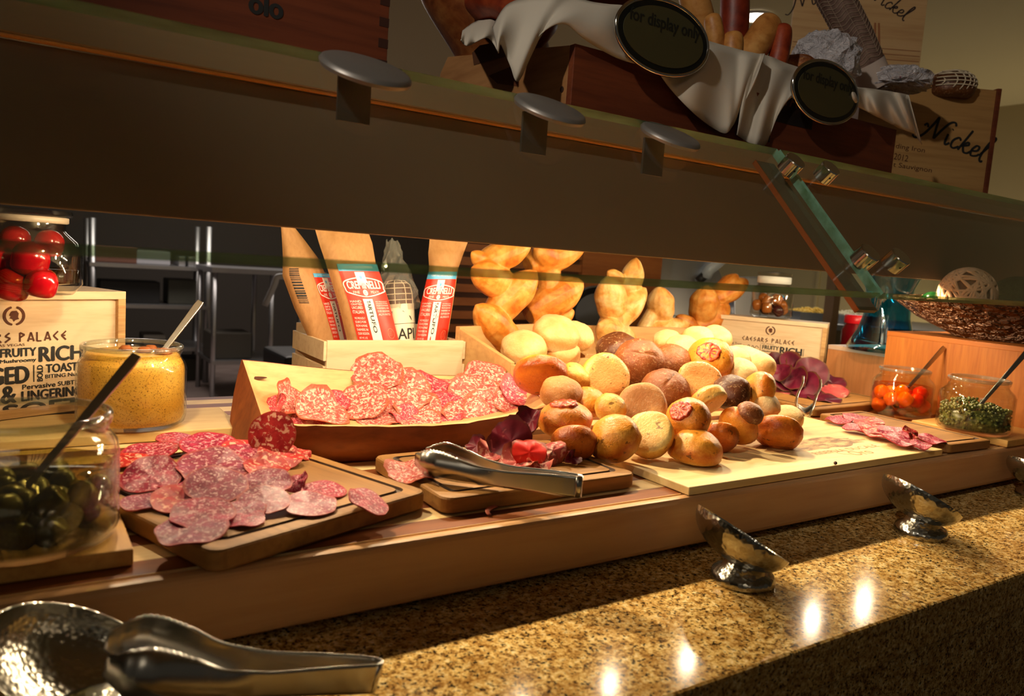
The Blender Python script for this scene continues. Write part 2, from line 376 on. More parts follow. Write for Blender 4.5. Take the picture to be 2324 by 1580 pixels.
# ================================================================== the room
FLZ, CEZ = -0.97, 1.83
def slab(name, mat, *b):
    g = G().box(*b); return structure(g.build(name, mat))
slab('floor', M['floor'], -5, 7, -3, 9, FLZ-.05, FLZ)
slab('ceiling', M['ceil'], -5, 7, -3, 9, CEZ, CEZ+.05)
slab('wall_back', M['kitchen_wall'], -5, 7, 9, 9.1, FLZ, CEZ)
slab('wall_right', M['plaster'], 6.8, 6.9, -3, 9, FLZ, CEZ)
slab('wall_left', M['kitchen_wall'], -5.1, -5, -3, 9, FLZ, CEZ)
g = G()
for yy in (1.2, 2.4, 3.6, 4.8): g.box(6.78, 6.8, yy, yy+.03, FLZ, CEZ-.12)
structure(g.build('trim_1', M['plaster']))
for (px, py, lab) in ((1715, 36, 'small round ceiling downlight glowing above the bread box'), (1240, -150, 'round ceiling downlight out over the display shelf')):
    p = P(px, py, CEZ-.004)
    t = thing('ceiling_downlight', p, lab, 'ceiling light', 'ceiling downlights')
    G().lathe([(.085, -.012), (.10, -.012), (.105, 0), (.085, 0)], 32, close=False).build('trim_ring', M['white'], t, True)
    G().lathe([(0, -.006), (.082, -.006)], 32).build('lens', M['downlight'], t, True)

# ------------------------------------------------------------------ granite counter
t = thing('granite_counter', (.9, .455, FLZ), 'speckled golden-brown granite counter running under the whole buffet', 'counter')
bevel(G().box(-1.9, 1.9, 0, 1.15, .835, -FLZ-.08).build('countertop', M['granite'], t), .004)
G().box(-1.9, 1.9, .03, 1.12, 0, .835).build('front_panel', M['granite'], t)

# ------------------------------------------------------------------ striped tray
t = thing('serving_board', (.9, 1.1, -.07), 'long striped butcher-block serving board under the breads and cold cuts', 'serving board')
G().box(-1.5, 1.45, -.381, .43, .012, .07).build('striped_top', M['tray'], t)
bevel(G().box(-1.5, 1.45, -.40, -.3812, .0, .0702).build('front_rail', M['tray_rail'], t), .007, 3)
for sx in (-1.2, 0, 1.2):
    G().box(sx-.05, sx+.05, -.34, .40, -.010, .012).build('foot', M['black'], t)

# ------------------------------------------------------------------ sneeze guard
BY, BZ, TY, TZ = .62, .291, .822, .505
SL = Vector((0, TY-BY, TZ-BZ)); SLN = SL.length; SU = SL.normalized(); SN = Vector((0, -SU.z, SU.y))
def GP(px, py):                             # pixel -> point on the guard's outer face
    d = ray(px, py); p0 = np.array([0, BY, BZ]); n = np.array(SN)
    return CAM + d*float(np.dot(p0-CAM, n)/np.dot(d, n))
JX = float(GP(2002, 665)[0])
t = thing('sneeze_guard', (JX, BY, BZ), 'slanted glass sneeze guard with green edges across the front of the buffet', 'sneeze guard')
TH = .0125
def pane(x0, x1):
    g = G(); a = Vector((x0, 0, 0)); b = Vector((x1, 0, 0)); n = SN*(-TH)
    V = [a, b, b+SL, a+SL, a+n, b+n, b+SL+n, a+SL+n]
    g.add(V, [(0, 1, 2, 3)], 0); g.add(V, [(4, 7, 6, 5)], 0)
    o = g.build('glass_pane', M['glass'], t)
    e = G(); k = .0004
    e.add(V, [(0, 4, 5, 1), (3, 2, 6, 7), (0, 3, 7, 4), (1, 5, 6, 2)], 0); e.build('polished_edge', M['glass_edge'], o)
pane(-1.6-JX, -.004); pane(.004, 1.9)
# slanted bronze bracket behind the joint
br = G(); n0 = SN*(-TH-.012)
for (a0, a1) in ((-.012, SLN*.98),):
    for w0, w1, d0, d1 in ((-.034, .010, 0, -.006),):
        V = []
        for al in (a0, a1):
            for (wx, dd) in ((w0, d0), (w1, d0), (w1, d1), (w0, d1)):
                V.append(Vector((wx, 0, 0)) + SU*al + n0 + SN*dd)
        br.add(V, [(0, 1, 2, 3), (7, 6, 5, 4), (0, 4, 5, 1), (1, 5, 6, 2), (2, 6, 7, 3), (3, 7, 4, 0)])
brk = br.build('bracket_arm', M['bronze'], t)
ce = G(); V = []
for al in (-.012, SLN*.98):
    for wx, dd in ((-.0365, .001), (-.034, .001), (-.034, -.007), (-.0365, -.007)): V.append(Vector((wx, 0, 0)) + SU*al + n0 + SN*dd)
ce.add(V, [(0, 1, 2, 3), (7, 6, 5, 4), (0, 4, 5, 1), (1, 5, 6, 2), (2, 6, 7, 3), (3, 7, 4, 0)]); ce.build('copper_edge', M['copper'], brk)
for (px, py, r) in ((1788, 384, .0185), (1868, 400, .0185), (1954, 592, .0185), (2024, 600, .0185)):
    p = Vector(tuple(GP(px, py))) - Vector((JX, BY, BZ)); Mx = upframe(p - SN*.004, SN)
    k = G().lathe([(0, 0), (.0165, 0), (.0165, .004), (r*.9, .004), (r*.9, .022), (r*.84, .0235), (0, .0235)], 32).build('clamp_knob', M['chrome'], t, True, M=Mx, autosm=30)
    G().lathe([(0, 0), (.0017, 0)], 10).build('set_screw_hole', M['black'], k, M=upframe((0, -r*.905, .013), (0, -1, 0), x=(1, 0, 0)))
tilt = math.radians(27); DN = Vector((0, -math.sin(tilt), math.cos(tilt)))
for (px, py, r) in ((831, 157, .050), (1249, 247, .047), (1522, 308, .044)):
    q = GP(px, py); p = Vector(tuple(CAM + (q-CAM)*.985)) - Vector((JX, BY, BZ)); Mx = upframe(p, DN, x=(1, 0, 0))
    G().lathe([(0, .004), (r*.90, .004), (r*.96, .0025), (r, -.001), (r*.97, -.005), (0, -.005)], 48).build('chrome_disc', M['satin'], t, True, M=Mx, autosm=40)
    G().box(p.x-.019, p.x+.019, p.y+.030, p.y+.034, p.z-.052, p.z-.002).build('disc_bracket', M['dark_grey'], t)

# ------------------------------------------------------------------ canopy with the display shelf and its warm lamps
FY = 1.0
t = thing('display_canopy', (.9, FY, .32), 'dark bronze canopy above the food carrying the display shelf', 'canopy')
bevel(G().box(-2.2, 2.2, 0, .012, .003, .176).build('fascia', M['bronze'], t), .002)
bevel(G().box(-2.2, 2.2, -.016, -.001, .179, .224).build('shelf_lip', M['bronze_light'], t), .002)
G().box(-2.2, 2.2, .0, .80, .178, .190).build('shelf', M['bronze'], t)
G().box(-2.2, 2.2, -.013, -.0005, .1765, .1785).build('seam_glow_strip', plain('painted_seam_glow', lin(246,178,92), .35), t)  # strip coloured bright orange to stand in for light along the seam
G().box(-.70, 1.0, .020, .074, .110, .178).build('lamp_housing', M['kitchen_steel'], t)
for x in LAMPX:
    b = G().lathe([(.004, .105), (.010, .100), (.012, .072), (.017, .050), (.0178, .050), (.013, .074), (.011, .112)], 20).build('lamp_cup', M['chrome'], t, True, loc=(x-.9, .045, 0))
    G().lathe([(0, .062), (.010, .064), (0, .070)], 14).build('bulb', M['lamp'], b, True)
SHZ = .511                                   # top of the display shelf

# ================================================================== lettering
_tc = {}
def text_geo(s):
    if s not in _tc:
        cu = bpy.data.curves.new('letters', 'FONT'); cu.body = s; cu.resolution_u = 4
        ob = bpy.data.objects.new('letters', cu); C.link(ob)
        dg = bpy.context.evaluated_depsgraph_get(); ev = ob.evaluated_get(dg); me = ev.to_mesh()
        V = [tuple(v.co) for v in me.vertices]; F = [tuple(p.vertices) for p in me.polygons]
        ev.to_mesh_clear(); bpy.data.objects.remove(ob); bpy.data.curves.remove(cu)
        xs = [v[0] for v in V]; ys = [v[1] for v in V]
        _tc[s] = (V, F, min(xs), max(xs), min(ys), max(ys))
    return _tc[s]
def put(g, s, x, y, w, h, rot=0., bold=0., i=0, warp=None):
    """text fitted into the box whose lower left corner is x, y; rot about that corner; bold adds shifted copies"""
    V, F, a, b, c, d = text_geo(s)
    sx, sy = w/(b-a), h/(d-c); cr, sr = math.cos(rot), math.sin(rot)
    offs = [(0, 0)] if not bold else [(-bold, 0), (bold, 0), (0, bold*.5), (0, -bold*.5)]
    for k, (ox, oy) in enumerate(offs):
        out = []
        for v in V:
            u, q = (v[0]-a)*sx+ox, (v[1]-c)*sy+oy
            X, Y = x+u*cr-q*sr, y+u*sr+q*cr
            out.append(warp(X, Y, k) if warp else (X, Y, k*.00004))
        g.add(out, F, i)
def stroke(g, pts, w, i=0, warp=None, n=24, z=0.):
    """ribbon drawn along a smooth line (hand lettering)"""
    c = catmull(pts, n); V = []; F = []
    for k, p in enumerate(c):
        t = c[min(k+1, n)] - c[max(k-1, 0)]; L = np.hypot(t[0], t[1])+1e-9
        ww = w*(.65+.35*abs(t[1])/L)*(1 if 0 < k < n else .5); nx, ny = -t[1]/L*ww/2, t[0]/L*ww/2
        for sgn in (1, -1):
            X, Y = p[0]+sgn*nx, p[1]+sgn*ny
            V.append(warp(X, Y, 0) if warp else (X, Y, z))
    for k in range(n): F.append((2*k, 2*k+1, 2*k+3, 2*k+2))
    g.add(V, F, i)
NICKEL = {'N': ([[(-.5, -.25), (-.3, -.3), (-.05, .0), (.12, .55), (.2, .98)], [(.2, .98), (.32, .5), (.46, .0)], [(.46, .0), (.62, .55), (.8, .95), (1.0, 1.05), (1.12, .92)]], .95),
          'i': ([[(0, .48), (.05, .1), (.14, 0), (.27, .14)], [(.08, .72), (.10, .76)]], .30),
          'c': ([[(.40, .42), (.25, .52), (.06, .32), (.08, .06), (.25, 0), (.44, .16)]], .46),
          'k': ([[(.0, .0), (.10, .5), (.20, 1.05)], [(.05, .22), (.28, .48), (.36, .38), (.14, .26)], [(.14, .26), (.30, .02), (.48, .02), (.6, .15)]], .58),
          'e': ([[(.02, .2), (.28, .28), (.30, .46), (.14, .48), (.02, .22), (.12, .0), (.36, .06), (.46, .18)]], .46),
          'l': ([[(0, .12), (.22, .6), (.36, 1.0), (.26, 1.08), (.12, .6), (.10, .05), (.22, -.12), (.30, -.05)]], .3)}
def script_word(g, x, y, h, w, warp=None, i=0, slant=.15):
    for ch in 'Nickel':
        st, adv = NICKEL[ch]
        for ptl in st:
            stroke(g, [(x+(px+py*slant)*h, y+py*h) for px, py in ptl], w, i, warp)
        x += adv*h*1.02
    return x

# ================================================================== rounded cutting board with juice groove
def rrect(w, d, r, n=6):
    out = []
    for cx, cy, a0 in ((w/2-r, d/2-r, 0), (-w/2+r, d/2-r, 90), (-w/2+r, -d/2+r, 180), (w/2-r, -d/2+r, 270)):
        for k in range(n+1):
            a = math.radians(a0+90*k/n); out.append((cx+r*math.cos(a), cy+r*math.sin(a)))
    return out
def cutting_board(name, corners, z0, th, label, cat='cutting board', mat='acacia', groove=.018, r=.015, group=None, sides=None, shrink=1.0):
    c = sum(np.array(q) for q in corners)/4
    e1 = ((corners[1]-corners[0])+(corners[2]-corners[3]))/2; e2 = ((corners[3]-corners[0])+(corners[2]-corners[1]))/2
    w, d = np.linalg.norm(e1[:2]), np.linalg.norm(e2[:2]); rz = math.atan2(e1[1], e1[0])
    t = thing(name, (c[0], c[1], z0), label, cat, group, rz=rz)
    g = G(); L = []
    def loop(inset, z, rr): L.append([(x, y, z) for x, y in rrect(w*shrink-2*inset, d*shrink-2*inset, max(rr, .002))])
    loop(.003, 0, r); loop(0, .003, r); loop(0, th-.003, r); loop(.0012, th-.0008, r); loop(.004, th, r)
    if groove:
        gi = groove; loop(gi, th, r*.8)
        k0 = len(L); loop(gi+.0012, th-.003, r*.8); loop(gi+.0055, th-.003, r*.7); loop(gi+.0067, th, r*.7)
    n = len(L[0])
    for q in range(len(L)-1):
        pass
    V = [p for l in L for p in l]; F = []; I = []
    for q in range(len(L)-1):
        for k in range(n):
            F.append((q*n+k, q*n+(k+1) % n, (q+1)*n+(k+1) % n, (q+1)*n+k))
            I.append(1 if groove and k0-1 <= q <= k0+1 else 0)
    F.append(tuple(range(n))[::-1]); I.append(0); F.append(tuple((len(L)-1)*n+k for k in range(n))); I.append(0)
    # the groove is a part of its own; the slab is the rest
    Fs = [f for f, i in zip(F, I) if i == 0]; Fg = [f for f, i in zip(F, I) if i == 1]
    mk('slab', V, Fs, M[mat], t)
    if Fg: mk('juice_groove', V, Fg, M['groove'], t)
    return t
Lb = [P(250,1115,.024), P(600,1266,.024), P(884,1105,.024), P(480,966,.024)]
cutting_board('cutting_board', Lb, .002, .022, 'dark cutting board at front left heaped with magenta salami slices')
Cb = [P(978,1127,.022), P(1424,1083,.022), P(1268,990,.022), P(872,1037,.022)]
cutting_board('cutting_board', Cb, .001, .021, 'small cutting board with cured ham and steel tongs before the wooden bowl')
Rb = [np.array((1.428,.712,.02)), np.array((1.566,.712,.02)), np.array((1.635,.985,.02)), np.array((1.478,.995,.02))]
cutting_board('cutting_board', Rb, .001, .018, 'narrow cutting board right of the bread board with few salami slices', r=.01, groove=.014)
Qb = [np.array((1.455,1.045,.02)), np.array((1.752,1.062,.02)), np.array((1.93,1.25,.02)), np.array((1.52,1.235,.02))]
cutting_board('cutting_board', Qb, .001, .019, 'cutting board holding dark cured beef beside the low wooden riser', r=.012)
# plain planks
def plank(name, x0, x1, y0, y1, th, label, mat='plank', cat='wooden board', rz=0., z0=.001):
    t = thing(name, ((x0+x1)/2, (y0+y1)/2, z0), label, cat, rz=rz)
    w, d = (x1-x0)/2, (y1-y0)/2
    return bevel(G().box(-w, w, -d, d, 0, th).build('slab', M[mat], t), .0015), t
plank('wooden_plank', -.34, .092, .741, .93, .016, 'orange-lit wooden plank under the glass jar of olives')
plank('wooden_plank', -.02, .30, 1.20, 1.36, .014, 'pale wooden plank under the mustard jar', 'pine')
plank('wooden_plank', 1.645, 1.84, .70, .895, .014, 'wooden plank under the jar of capers')
# bread board: the lid of a wine case
bx0, bx1, by0, by1 = .765, 1.42, .707, 1.02
_, bb = plank('bread_board', bx0, bx1, by0, by1, .012, 'pale pine wine-case lid printed with faint lettering under the heap of rolls', 'pine', 'bread board', math.radians(.4))
g = G()
put(g, 'RISERVA DUCALE', .035, -.100, .185, .014); put(g, 'Oro', .105, -.128, .055, .024)
stroke(g, [(.10, -.122), (.085, -.105), (.10, -.098), (.12, -.104)], .0016)
o = g.build('branded_lettering', plain('faded_brown_ink', lin(176,128,74), .7), bb, loc=(0, 0, .0123))
def _stain():
    w = N('brown_printed_emblem', .6); w.col(w.ramp(w.noise(w.coord((.4, 1, 1), False), 60, 5, .7), [(.42, lin(120,76,34)), (.6, lin(208,166,104))])); return w.m
g = G(); rng = random.Random(4); pts = []
for k in range(40):
    a = 2*math.pi*k/40; rr = 1+.18*rng.uniform(-1, 1); pts.append((.10+.135*math.cos(a)*rr, -.045+.032*math.sin(a)*rr))
g.add([(x, y, 0) for x, y in pts], [tuple(range(40))]); g.build('printed_emblem', _stain(), bb, loc=(0, 0, .0122))
t = mk('peppercorn', *(lambda q: (q.V, q.F))(G().lathe([(0, -.003), (.0022, -.002), (.003, 0), (.0022, .002), (0, .003)], 14)), plain('peppercorn_brown', lin(70,40,20), .6), None, True, loc=P(1896, 1051, .0162))
tag(t, 'single dark peppercorn lying on the pale bread board', 'peppercorn')

# ================================================================== wooden dough bowl
FR = [P(598,950,.064), P(640,962,.061), P(700,967,.058), P(850,968,.056), P(1000,966,.056), P(1120,950,.057), P(1245,922,.064)]
BK = [PY(548,816,1.27), PY(600,821,1.275), PY(680,830,1.28), PY(820,843,1.285), PY(960,850,1.29), PY(1080,852,1.28), PY(1180,846,1.23)]
nS = 28; fr = catmull(FR, nS); bk = catmull(BK, nS); rows = []; rngb = random.Random(3)
for k in range(nS+1):
    u = k/nS; sag = min(1, math.sin(min(u, 1-u)*math.pi)**.42 if 0 < u < 1 else 0)
    f, b = fr[k], bk[k]; row = []
    fo = f + np.array([0, .020, 0]); fo[2] = 0.0015
    bo = b + np.array([0, -.03, 0]); bo[2] = 0.0015
    endx = (-.024 if u < .12 else 0)*(1-u/.12) - (.03 if u > .9 else 0)*(u-.9)/.1
    for q in np.linspace(0, 1, 5): 
        m = fo*(1-q)+f*q; m = m+np.array([endx*(1-q), -.010*math.sin(q*math.pi), 0]); row.append(m)
    jt = rngb.uniform(-.0008, .0008); row[-1] = row[-1]+np.array([0, jt, jt])
    fi = f + np.array([0, .008, .0005])
    for q in np.linspace(0, 1, 13):
        m = fi*(1-q)+(b+np.array([0, -.008, 0]))*q
        zl = min(f[2], b[2])*.30
        m[2] = m[2]*(1-sag*math.sin(q*math.pi)**.7)+zl*sag*math.sin(q*math.pi)**.7
        row.append(m)
    for q in np.linspace(0, 1, 5):
        m = b*(1-q)+bo*q; row.append(m+np.array([endx*q, .010*math.sin(q*math.pi), 0]))
    rows.append(row)
base = np.array([.56, 1.13, 0]); nr = len(rows[0])
t = thing('dough_bowl', base, 'long rustic wooden dough bowl full of folded pink salami', 'wooden bowl')
g1 = G().grid([[r-base for r in row[:5]] for row in rows]); g1.grid([[r-base for r in row[17:]] for row in rows])
g1.grid([[row[0]-base, row[-1]-base] for row in rows])
for row, rev in ((rows[0], 1), (rows[-1], 0)):
    loop = [r-base for r in row]; g1.add(loop, [tuple(range(nr))[::-1] if rev else tuple(range(nr))])
g1.build('bark_side', M['bowl_out'], t, True, autosm=50)
G().grid([[r-base for r in row[4:18]] for row in rows]).build('carved_hollow', M['bowl_in'], t, True, autosm=60)
k0 = PY(588, 848, 1.262)
gk = G(); gk.add([(.013*math.cos(a)*(1+.3*math.cos(a)), 0, .0035*math.sin(a)) for a in np.linspace(0, 2*math.pi, 20)[:-1]], [tuple(range(19))])
def bowl_z(px, py):                          # height of the bowl's hollow under a pixel
    best = None
    for row in rows:
        for r in row[4:18]:
            d = np.array([0, 0]); 
            z = float(np.dot(r-CAM, FW)); q = (W/2+FPX*float(np.dot(r-CAM, RT))/z, H/2-FPX*float(np.dot(r-CAM, UP))/z)
            e = (q[0]-px)**2+(q[1]-py)**2
            if best is None or e < best[0]: best = (e, r)
    return best[1]
kp = bowl_z(588, 848)
gk.build('dark_knot', plain('knot_brown', lin(70,34,14), .6), t, M=upframe(kp-base+np.array([0, -.0015, .001]), (0, -.55, .83), x=(1, 0, 0)) @ Matrix.Rotation(math.radians(-90), 4, 'X'))

# ================================================================== slices of cured meat
_rs = random.Random(11)
def grav(r, u, t, p):                       # right, vertical up, horizontally toward the viewer
    v = CAM-np.asarray(p); v[2] = 0; v /= np.linalg.norm(v); rr = np.array([-v[1], v[0], 0])
    return Vector(tuple(rr*r + np.array([0, 0, 1.])*u + v*t)).normalized()
def slice_geo(R, amp, curl, fold, rng, thick=.0014, nr=7, ns=36, ragged=.04):
    ph = [rng.uniform(0, 6.28) for _ in range(6)]; lob = rng.choice([2, 3, 3, 4])
    def edge(a): return R*(1+ragged*(.5*math.sin(3*a+ph[0])+.35*math.sin(7*a+ph[1])+.25*math.sin(13*a+ph[2])))
    def zf(x, y, a, rr):
        z = amp*rr**2*math.sin(lob*a+ph[3])+amp*.4*rr*math.sin(5*a+ph[4])
        z += curl*(x*math.cos(ph[5])+y*math.sin(ph[5]))**2/R
        if fold: z += fold*max(0, x/R+.1)**1.5*R
        return z
    V = [(0, 0, zf(0, 0, 0, 0))]
    for k in range(1, nr+1):
        for q in range(ns):
            a = 2*math.pi*q/ns; r = edge(a)*k/nr; x, y = r*math.cos(a), r*math.sin(a)
            V.append((x, y, zf(x, y, a, k/nr)))
    F = [(0, 1+q, 1+(q+1) % ns) for q in range(ns)]
    for k in range(nr-1):
        for q in range(ns):
            F.append((1+k*ns+q, 1+(k+1)*ns+q, 1+(k+1)*ns+(q+1) % ns, 1+k*ns+(q+1) % ns))
    n = len(V); V2 = V + [(x, y, z-thick) for x, y, z in V]
    F2 = F + [tuple(n+i for i in f[::-1]) for f in F]
    o = 1+(nr-1)*ns
    F2 += [(o+q, n+o+q, n+o+(q+1) % ns, o+(q+1) % ns) for q in range(ns)]
    return V2, F2
def meat(name, p, R, up, mat, label, cat, group, amp=.0015, curl=.0, fold=0., spin=None, sx=1., ragged=.04, thick=.0014):
    R0 = {'sop': .045, 'bre': .032}.get(mat[:3], .05 if mat in ('ham', 'ham_dark') else .03); k = R/R0
    V, F = slice_geo(R0, amp/k, curl, fold, _rs, thick/k, ragged=ragged)
    if sx != 1.: V = [(v[0]*sx, v[1], v[2]) for v in V]
    o = mk(name, V, F, M[mat], None, True, M=upframe(p, up, _rs.uniform(0, 6.28) if spin is None else spin) @ Matrix.Scale(k, 4), autosm=55)
    return tag(o, label, cat, group)
def toward(p, d):
    v = np.asarray(p)-CAM; return CAM + v*(1-d/np.linalg.norm(v))
def wr(px_w, p): return px_w/2*depth(p)/FPX
GA = 'salami slices on the front left board'
for px, py, w, h, (ur, uu, ut), m, amp, lab in (
    (416, 997, 118, .004, (.1, 1, .0), 'salami', .001, 'flat magenta salami slice at the back of the front left board'),
    (343, 1022, 122, .005, (-.1, 1, .1), 'salami', .0015, 'magenta salami slice at the back left edge of the left heap'),
    (290, 1045, 100, .004, (-.1, 1, .05), 'salami_red', .0015, 'red edged salami slice under the left corner of the left heap'),
    (258, 1090, 62, .002, (-.1, 1, .05), 'salami', .0015, 'small salami slice poking out beside the olive jar'),
    (477, 1010, 132, .010, (.1, 1, .22), 'salami', .0015, 'speckled magenta salami slice leaning on the back of the left heap'),
    (565, 1018, 120, .009, (.1, 1, .10), 'salami_red', .001, 'red salami slice lying below the upright bright slice'),
    (571, 1034, 130, .012, (.12, 1, .2), 'salami', .001, 'magenta salami slice in the middle of the stacked back row'),
    (636, 1032, 104, .011, (.1, 1, .3), 'salami_red', .002, 'reddish salami slice at the back right of the left heap'),
    (685, 1030, 50, .004, (.5, 1, .3), 'salami_red', .003, 'small curled salami end at the right edge of the left heap'),
    (322, 1138, 92, .003, (0, 1, .1), 'salami_pale', .001, 'pale salami slice showing at the left front of the left heap'),
    (400, 1100, 80, .006, (0, 1, .1), 'salami', .002, 'dark salami slice half buried between two bigger slices'),
    (410, 1132, 128, .006, (.05, 1, .2), 'salami_red', .0015, 'red salami slice tucked under the large pale slice'),
    (436, 1198, 158, .003, (-.05, 1, .12), 'salami_pale', .0015, 'large pale salami slice hanging over the front of the left board'),
    (556, 1176, 90, .003, (0, 1, .1), 'salami', .0015, 'salami slice near the middle front of the left board'),
    (559, 1154, 88, .006, (0, 1, .2), 'salami_pale', .0015, 'salami slice under the pink slice in the front row'),
    (460, 1163, 142, .008, (0, 1, .2), 'salami', .0015, 'magenta salami slice lying on the large pale front slice'),
    (343, 1078, 132, .013, (-.1, 1, .42), 'salami', .003, 'dark magenta salami slice tilted at the left of the heap'),
    (483, 1057, 160, .016, (.05, 1, .28), 'salami_pale', .003, 'broad pinkish salami slice on top of the left heap'),
    (606, 1058, 104, .014, (.1, 1, .35), 'salami_red', .003, 'white flecked salami slice behind the pink front slices'),
    (492, 1098, 140, .016, (.05, 1, .36), 'salami_pale', .0015, 'pale greyish salami slice in the centre of the left heap'),
    (606, 1092, 112, .012, (.0, 1, .3), 'salami_pale', .002, 'pink salami slice right of the pale centre slice'),
    (673, 1092, 58, .008, (-.6, 1, .5), 'salami', .004, 'dark folded salami slice at the right side of the heap'),
    (600, 1134, 118, .009, (.0, 1, .25), 'salami_pale', .0015, 'pinkish salami slice third from the right in the front row'),
    (735, 1111, 102, .003, (.05, 1, .08), 'salami', .001, 'salami slice lying flat behind the rightmost pale slice'),
    (703, 1142, 124, .005, (.05, 1, .14), 'salami_pale', .001, 'pale salami slice with one big white fat spot'),
    (837, 1136, 100, .006, (.45, 1, .18), 'salami', .001, 'lone salami slice hanging off the right edge of the left board')):
    p = P(px, py, .0262+h); meat('salami_slice', p, wr(w, p), grav(ur, uu, ut, p), m, lab, 'salami slice', GA, amp)
p = P(618, 984, .060); meat('salami_slice', p, wr(106, p), viewdir(-.15, .25, .95, p), 'salami_red', 'bright red salami slice standing upright against the wooden bowl', 'salami slice', GA, .0012)

GB = 'folded salami slices in the wooden bowl'
for px, py, w, d, (ur, uu, ut), m, amp, curl, lab in (
    (868, 862, 122, .020, (0, .8, .6), 'soppressata', .004, .1, 'pale frilly salami slice highest at the back of the bowl'),
    (1099, 858, 104, .030, (0, .8, .6), 'soppressata', .005, -.12, 'heaped pale salami slice at the back right of the bowl'),
    (1030, 874, 84, .02, (0, .9, .5), 'soppressata', .004, .1, 'small pale salami slice against the back wall of the bowl'),
    (972, 876, 116, .024, (.2, .9, .5), 'soppressata_mag', .004, .05, 'magenta salami slice right behind the biggest pale slice'),
    (631, 920, 62, .020, (-.7, .7, .5), 'soppressata_mag', .004, .4, 'curled reddish salami slice at the far left of the bowl'),
    (662, 916, 86, .026, (.6, .6, .6), 'soppressata', .004, .5, 'folded salami slice standing at the left end of the bowl'),
    (693, 952, 80, .014, (0, 1, .3), 'soppressata_mag', .003, .1, 'red salami slice at the left front rim of the bowl'),
    (720, 924, 128, .032, (.35, .9, .45), 'soppressata', .003, .35, 'long folded salami slice sloping toward the bowl front'),
    (758, 921, 70, .02, (0, .9, .5), 'soppressata_mag', .003, .1, 'purple salami slice peeking between two pink slices'),
    (1182, 896, 108, .030, (.3, .9, .4), 'soppressata_mag', .005, .3, 'reddish folded salami slice at the right end of the bowl'),
    (1009, 920, 104, .022, (0, .9, .5), 'soppressata_mag', .003, .1, 'deep magenta salami slice in the middle of the bowl'),
    (958, 952, 104, .012, (0, 1, .3), 'soppressata', .003, .1, 'salami slice touching the middle of the bowl front rim'),
    (999, 952, 84, .014, (0, 1, .3), 'soppressata_mag', .002, .1, 'dark red salami slice low behind the bowl front rim'),
    (868, 952, 104, .016, (0, 1, .35), 'soppressata', .003, .15, 'salami slice at the front rim left of the middle'),
    (913, 950, 76, .022, (.2, .9, .4), 'soppressata_mag', .004, .2, 'orange red salami slice curled at the front rim'),
    (824, 921, 112, .036, (-.1, .8, .6), 'soppressata', .003, .1, 'round pink salami slice facing forward left of centre'),
    (958, 929, 110, .034, (.1, .8, .6), 'soppressata', .005, .1, 'ragged pale salami slice under the big top slice'),
    (930, 890, 134, .046, (.1, .8, .6), 'soppressata', .005, .05, 'biggest pale salami slice on top of the bowl'),
    (1051, 935, 112, .024, (0, .9, .45), 'soppressata', .004, .1, 'salami slice right of the middle at the front of the bowl'),
    (1120, 928, 118, .026, (.1, .9, .45), 'soppressata', .004, .12, 'broad salami slice at the right front rim of the bowl'),
    (1164, 916, 92, .03, (.2, .9, .45), 'soppressata', .004, .2, 'pink salami slice beside the tomato roll at the bowl end'),
    (1082, 890, 126, .042, (.1, .8, .6), 'soppressata', .005, .08, 'large salami slice below the heaped pale one')):
    p = toward(bowl_z(px, py), d); meat('salami_slice', p, wr(w, p), grav(ur, uu, ut, p), m, lab, 'salami slice', GB, amp, curl, ragged=.09)

GH = 'pieces of cured meat on the small centre board'
for px, py, z, w, (ur, uu, ut), m, amp, curl, lab in (
    (935, 1066, .029, 118, (-.1, 1, .25), 'soppressata', .004, .15, 'ragged pink salami slice under the tips of the steel tongs'),
    (1082, 1012, .034, 52, (-.1, .8, .5), 'ham_dark', .004, .3, 'dark brown ham scrap behind the steel tongs'),
    (1160, 1000, .050, 104, (-.1, .5, .8), 'ham_dark', .006, .3, 'dark sheet of ham standing behind the bright red fold'),
    (1206, 954, .070, 62, (-.4, .5, .7), 'ham_dark', .004, .8, 'purple ham strip leaning high under the tomato roll'),
    (1178, 978, .060, 50, (-.4, .5, .7), 'ham_dark', .004, .8, 'narrow purple ham strip below the leaning one'),
    (1121, 1026, .033, 78, (0, .9, .4), 'ham', .006, .3, 'pale pink ham piece just behind the steel tongs'),
    (1201, 1026, .044, 84, (.1, .6, .8), 'ham_red', .004, -.5, 'glossy bright red fold of ham with brown rind'),
    (1255, 1022, .042, 66, (.2, .7, .7), 'ham', .006, -.9, 'rolled pinkish grey ham piece right of the red fold'),
    (1175, 1048, .030, 88, (0, 1, .4), 'ham', .007, .3, 'frayed pink ham slice in front of the red fold'),
    (1224, 1052, .030, 58, (.1, 1, .4), 'ham', .006, .4, 'small frayed ham piece at the front of the ham heap'),
    (1297, 1040, .032, 36, (.5, .6, .6), 'ham_dark', .004, .8, 'tiny curled ham scrap at the right of the ham heap'),
    (1129, 1092, .0245, 36, (0, 1, .1), 'ham', .001, 0, 'small ham scrap on the wood in front of the tongs')):
    p = P(px, py, z); meat('ham_piece' if 'salami' not in lab else 'salami_slice', p, wr(w, p), grav(ur, uu, ut, p), m, lab, 'cured meat', GH, amp, curl, ragged=.13)
a = P(1112, 1170, .002); b = P(1113, 1153, .006); c = P(1128, 1148, .004)
o = G().tube(catmull([a, (a+b)/2+np.array([-.004, 0, .001]), b, c], 14), [.0006]+[.003]*13+[.0004], 8, flat=.35).build('meat_shred', M['ham'], None, True)
tag(o, 'thin shred of ham dropped on the striped board', 'cured meat')

